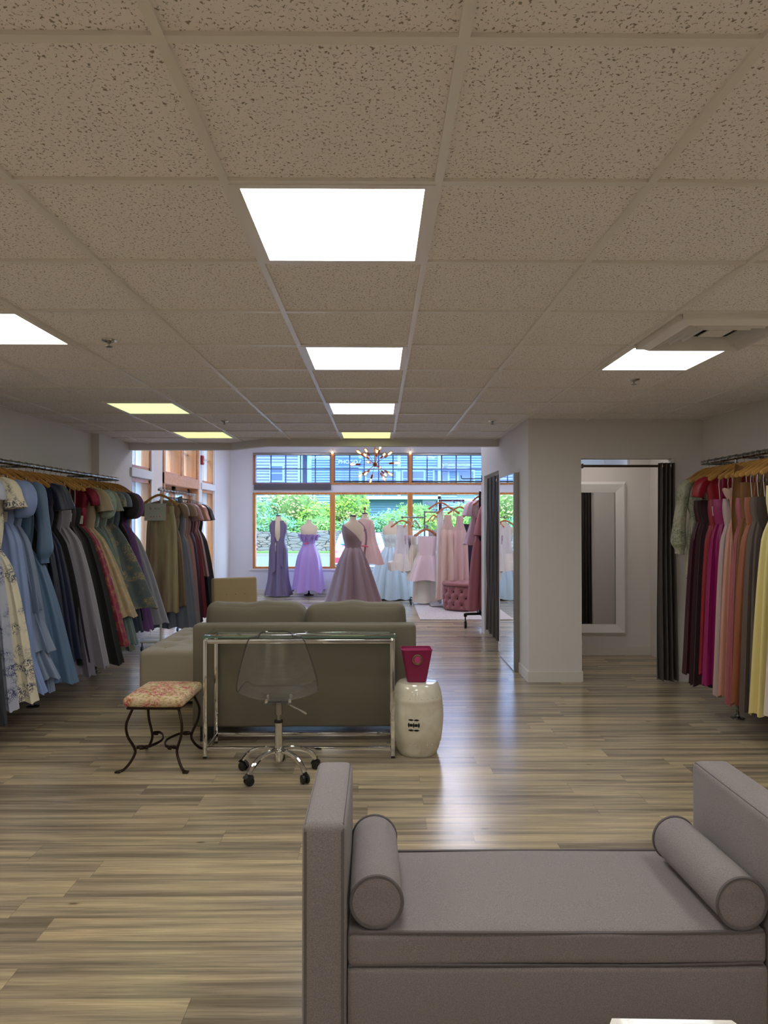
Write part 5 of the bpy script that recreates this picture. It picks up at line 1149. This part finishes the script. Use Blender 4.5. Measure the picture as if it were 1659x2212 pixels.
for (x, y, z, rx, ry, rz_, mt, lb) in [
 (-7.4, 41.5, 1.3, 1.5, 1.2, 1.4, bg_, 'blue green shrub at the left end of the bank'), (-5.4, 42.2, 1.8, 1.9, 1.2, 1.6, og, 'tall olive leaved shrub in the left window'),
 (-3.8, 41.6, 1.4, 1.3, 1.0, 1.2, lg, 'bright lime shrub left of the lilac gown'), (-1.8, 42.0, 1.6, 1.2, 1.0, .9, og, 'yellowish shrub by the house corner'),
 (-.9, 40.4, .8, 1.7, .9, .9, bg_, 'low blue green shrub behind the left mullion'), (-6.2, 40.2, .8, 1.8, .8, 1.0, bg_, 'low spreading shrub above the stone wall left'),
 (-3.6, 40.1, .8, 1.6, .8, .9, dg, 'low mid green shrub above the stone wall'), (-1.7, 41.9, 2.0, 1.2, .9, 1.6, lg, 'tall lime green bush in the middle window'),
 (.9, 40.2, .8, 1.9, .8, 1.2, bg_, 'low blue green shrub above the parked car'), (2.2, 41.4, 1.3, 1.8, 1.0, 1.2, dg, 'mid green shrub right of the chandelier'),
 (3.8, 40.6, .9, 1.7, .9, 1.1, lg, 'lime shrub behind the bridal racks'), (5.6, 41.0, 1.2, 1.8, 1.0, 1.3, dg, 'green shrub right of the last mullion'), (7.6, 40.8, 1.1, 1.8, 1.0, 1.4, lg, 'lime shrub by the right end of the bank'), (9.8, 41, 1.2, 1.9, 1, 1.4, bg_, 'blue green shrub at the far right of the bank'),
 (-9.6, 41, 1.2, 1.9, 1, 1.4, dg, 'green shrub at the far left of the bank')]:
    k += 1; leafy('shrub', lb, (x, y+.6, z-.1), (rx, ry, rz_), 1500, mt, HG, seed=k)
# clapboard building
def clap(x0, x1, y, z0, z1, step=.17):
    m = MB(); n = int((z1-z0)/step)
    for i in range(n): za, zb = z0+i*step, z0+(i+1)*step; m.add([(x0, y-.07, za), (x1, y-.07, za), (x1, y, zb), (x0, y, zb), (x0, y, za), (x1, y, za)], [(0, 1, 2, 3), (0, 4, 5, 1)])
    m.keep = True; return m
t = thing('clapboard_building', 'pale blue clapboard building with shop signs across the street', 'building', (0, 0, 0))
clap(-4.6, 26, 47, 1.1, 9).build('wall', m_siding, t, smooth=False); MB().b2(-4.6, 26, 47.02, 54, 1, 9).build('wall_core', m_siding, t, smooth=False)
MB().b2(-4.85, -4.55, 46.9, 47.2, 1.5, 9).b2(-1.3, 4.2, 46.0, 47, 2.98, 3.18).build('corner_board', m_housetrim, t, smooth=False)
MB().b2(-1.3, -1.1, 46.0, 46.2, 1.6, 6.2).b2(1.3, 1.5, 46.0, 46.2, 3.2, 6.2).b2(4.0, 4.2, 46.0, 46.2, 1.6, 6.2).b2(-1.3, 4.2, 45.9, 46.2, 4.95, 5.1).b2(-1.3, 4.2, 46.0, 46.1, 3.6, 3.7).build('porch', m_housetrim, t, smooth=False)
def house_window(x, z, w_, h_, par, y=46.95):
    f = MB().b2(x-w_/2-.12, x+w_/2+.12, y-.08, y, z-.12, z+h_+.15).build('window_frame', m_housetrim, par, smooth=False); MB().b2(x-w_/2, x+w_/2, y-.10, y-.05, z, z+h_).build('glass', m_wdark, f, smooth=False); MB().b2(x-w_/2, x+w_/2, y-.11, y-.07, z+h_*.5-.03, z+h_*.5+.03).build('sash_bar', m_housetrim, f, smooth=False)
for x, z, w_, h_ in ((.2, 3.9, 2.0, 1.0), (2.4, 3.9, 1.4, 1.0), (4.3, 3.5, .9, 1.5), (6.0, 3.4, 1.0, 1.5), (8.3, 3.4, 1.0, 1.5), (6.0, 1.9, .9, 1.0), (3.6, 1.9, .9, 1.0), (8.6, 1.9, .9, 1.0), (11, 3.4, 1, 1.5)): house_window(x, z, w_, h_, t)
t = thing('clapboard_house', 'pale grey white clapboard house seen in the left window', 'building', (0, 0, 0))
clap(-16, -5.2, 46.2, 1.5, 9, .2).build('wall', m_sidew, t, smooth=False); MB().b2(-16, -5.2, 46.25, 52, 1, 9).build('wall_core', m_sidew, t, smooth=False); MB().b2(-5.4, -5.1, 46.1, 46.4, 1.5, 9).build('corner_board', m_housetrim, t, smooth=False)
house_window(-6.8, 4.25, .75, .95, t, 46.15); house_window(-9.8, 4.25, .75, .95, t, 46.15)
t = thing('side_building', 'pale clapboard building outside the entrance windows', 'building', (0, 0, 0))
sbm = clap(0, 44, 0, -.3, 8, .2); sbm.v = [(-11+(y), x-8, z) for x, y, z in sbm.v]; sbm.build('wall', m_sidew, t, smooth=False); MB().b2(-16, -11.05, -8, 36, -.3, 8).build('wall_core', m_sidew, t, smooth=False)
# signs
t = thing('shop_sign', 'blue sign reading PHOGO on the building across the street', 'sign', (-1.85, 45.85, 5.46), 0)
m_signb = M('sign_blue', '#3f6cae', rough=.5); m_signw = M('sign_letter', '#dff0f6', rough=.5)
MB().rbox((0, 0, 0), (1.62, .06, .50), .02).build('board', m_signb, t); MB().b2(-.6, -.54, .03, 1.12, -.03, .03).b2(.54, .6, .03, 1.12, -.03, .03).build('bracket', m_black, t, smooth=False); text_mesh('PHOGO', .36, 'lettering', m_signw, t, (-.16, -.04, 0)); MB().box((.62, -.035, .02), (.03, .01, .26), ry=.5).build('slash', m_signw, t, smooth=False)
t = thing('shop_sign', 'violet blue sign with an oval emblem and two lines of white text', 'sign', (5.15, 46.6, 5.25), 0)
MB().rbox((0, 0, 0), (2.35, .06, .66), .03).build('board', M('sign_violet', '#6674b4', rough=.5), t)
text_mesh('ATTUNED KNOWLEDGE', .185, 'lettering', m_signw, t, (.24, -.04, .07)); text_mesh('Wealth Management LLC', .14, 'lettering', m_signw, t, (.24, -.04, -.13))
MB().tube([(-.90+.15*cos(a), -.04, .21*sin(a)) for a in [2*PI*k/28 for k in range(28)]], .018, 6, closed=True).tube([(-.97, -.04, -.08), (-.88, -.04, .08), (-.83, -.04, -.02)], .014, 6).build('emblem', m_signw, t)
# cars
def car(loc, rz, body, label, scale=1):
    t = thing('parked_car', label, 'car', loc, rz)
    P = [(-2.2, .35), (-2.25, .62), (-2.15, .86), (-1.25, 1.0), (-.55, 1.42), (.6, 1.46), (1.6, 1.36), (2.05, 1.0), (2.2, .9), (2.22, .4), (2.1, .28), (-2.1, .28)]
    rs = []
    for x, s, top in ((-.88, .97, .0), (-.86, 1, 0), (-.84, 1, 0)): pass
    R = []
    for x in (-.90, -.84, -.70, 0, .70, .84, .90):
        k = abs(x)/.90; R.append([(x*(1-.16*max(0, (z-.95)/.5)), y*(1-.02*k**4), z-(.05*k**4 if z > .9 else 0)) for y, z in P])
    MB().rings(R, 1, 1).build('body', body, t, angle=30)
    g = MB(); g.add([(-.70, -1.22, 1.04), (.70, -1.22, 1.04), (.60, -.60, 1.385), (-.60, -.60, 1.385)], [(0, 1, 2, 3)]); g.v = [(x, y-.03, z+.02) for x, y, z in g.v]
    mm = [(x, y, z-.03) for x, y, z in g.v]; g.add(mm, [(3, 2, 1, 0)]); g.build('windscreen', M('car_glass', '#4f9ac8', rough=.05, spec=1) if 'car_glass' not in bpy.data.materials else bpy.data.materials['car_glass'], t, smooth=False)
    for s in (-1, 1):
        MB().b2(s*.80, s*.835, -.35, .6, 1.05, 1.32).b2(s*.80, s*.835, .68, 1.5, 1.05, 1.30).build('side_glass', bpy.data.materials['car_glass'], t, smooth=False)
        MB().rbox((s*.66, -2.2, .70), (.34, .08, .14), .03).build('headlight', m_lens, t); MB().rbox((s*1.0, -.95, 1.02), (.16, .08, .12), .03).build('wing_mirror', body, t)
        for y in (-1.4, 1.35): MB().rings([[(s*dx, y+rr*cos(b), .32+rr*sin(b)) for b in [2*PI*k/24 for k in range(24)]] for dx, rr in ((.70, .31), (.70, .32), (.89, .32), (.90, .2))], 1, 1).build('wheel', m_blackp, t)
    MB().rbox((0, -2.24, .55), (1.1, .05, .16), .02).build('grille', m_blackp, t); MB().rbox((0, -2.26, .40), (1.7, .10, .10), .03).build('bumper', m_alu, t); MB().tube([(-.55, -.5, 1.50), (-.55, 1.3, 1.50)], .02, 6).tube([(.55, -.5, 1.50), (.55, 1.3, 1.50)], .02, 6).build('roof_rail', m_alu, t)
    return t
car((-.66, 25.8, -.35), 0, M('red_white_car_paint', '#c23a54', rough=.25, coat=.8), 'red car with a wide blue windscreen parked facing the shop')
car((1.5, 30.5, -.35), 0, M('orange_car_paint', '#c86a34', rough=.25, coat=.8), 'orange car parked to the right behind the bridal rack')
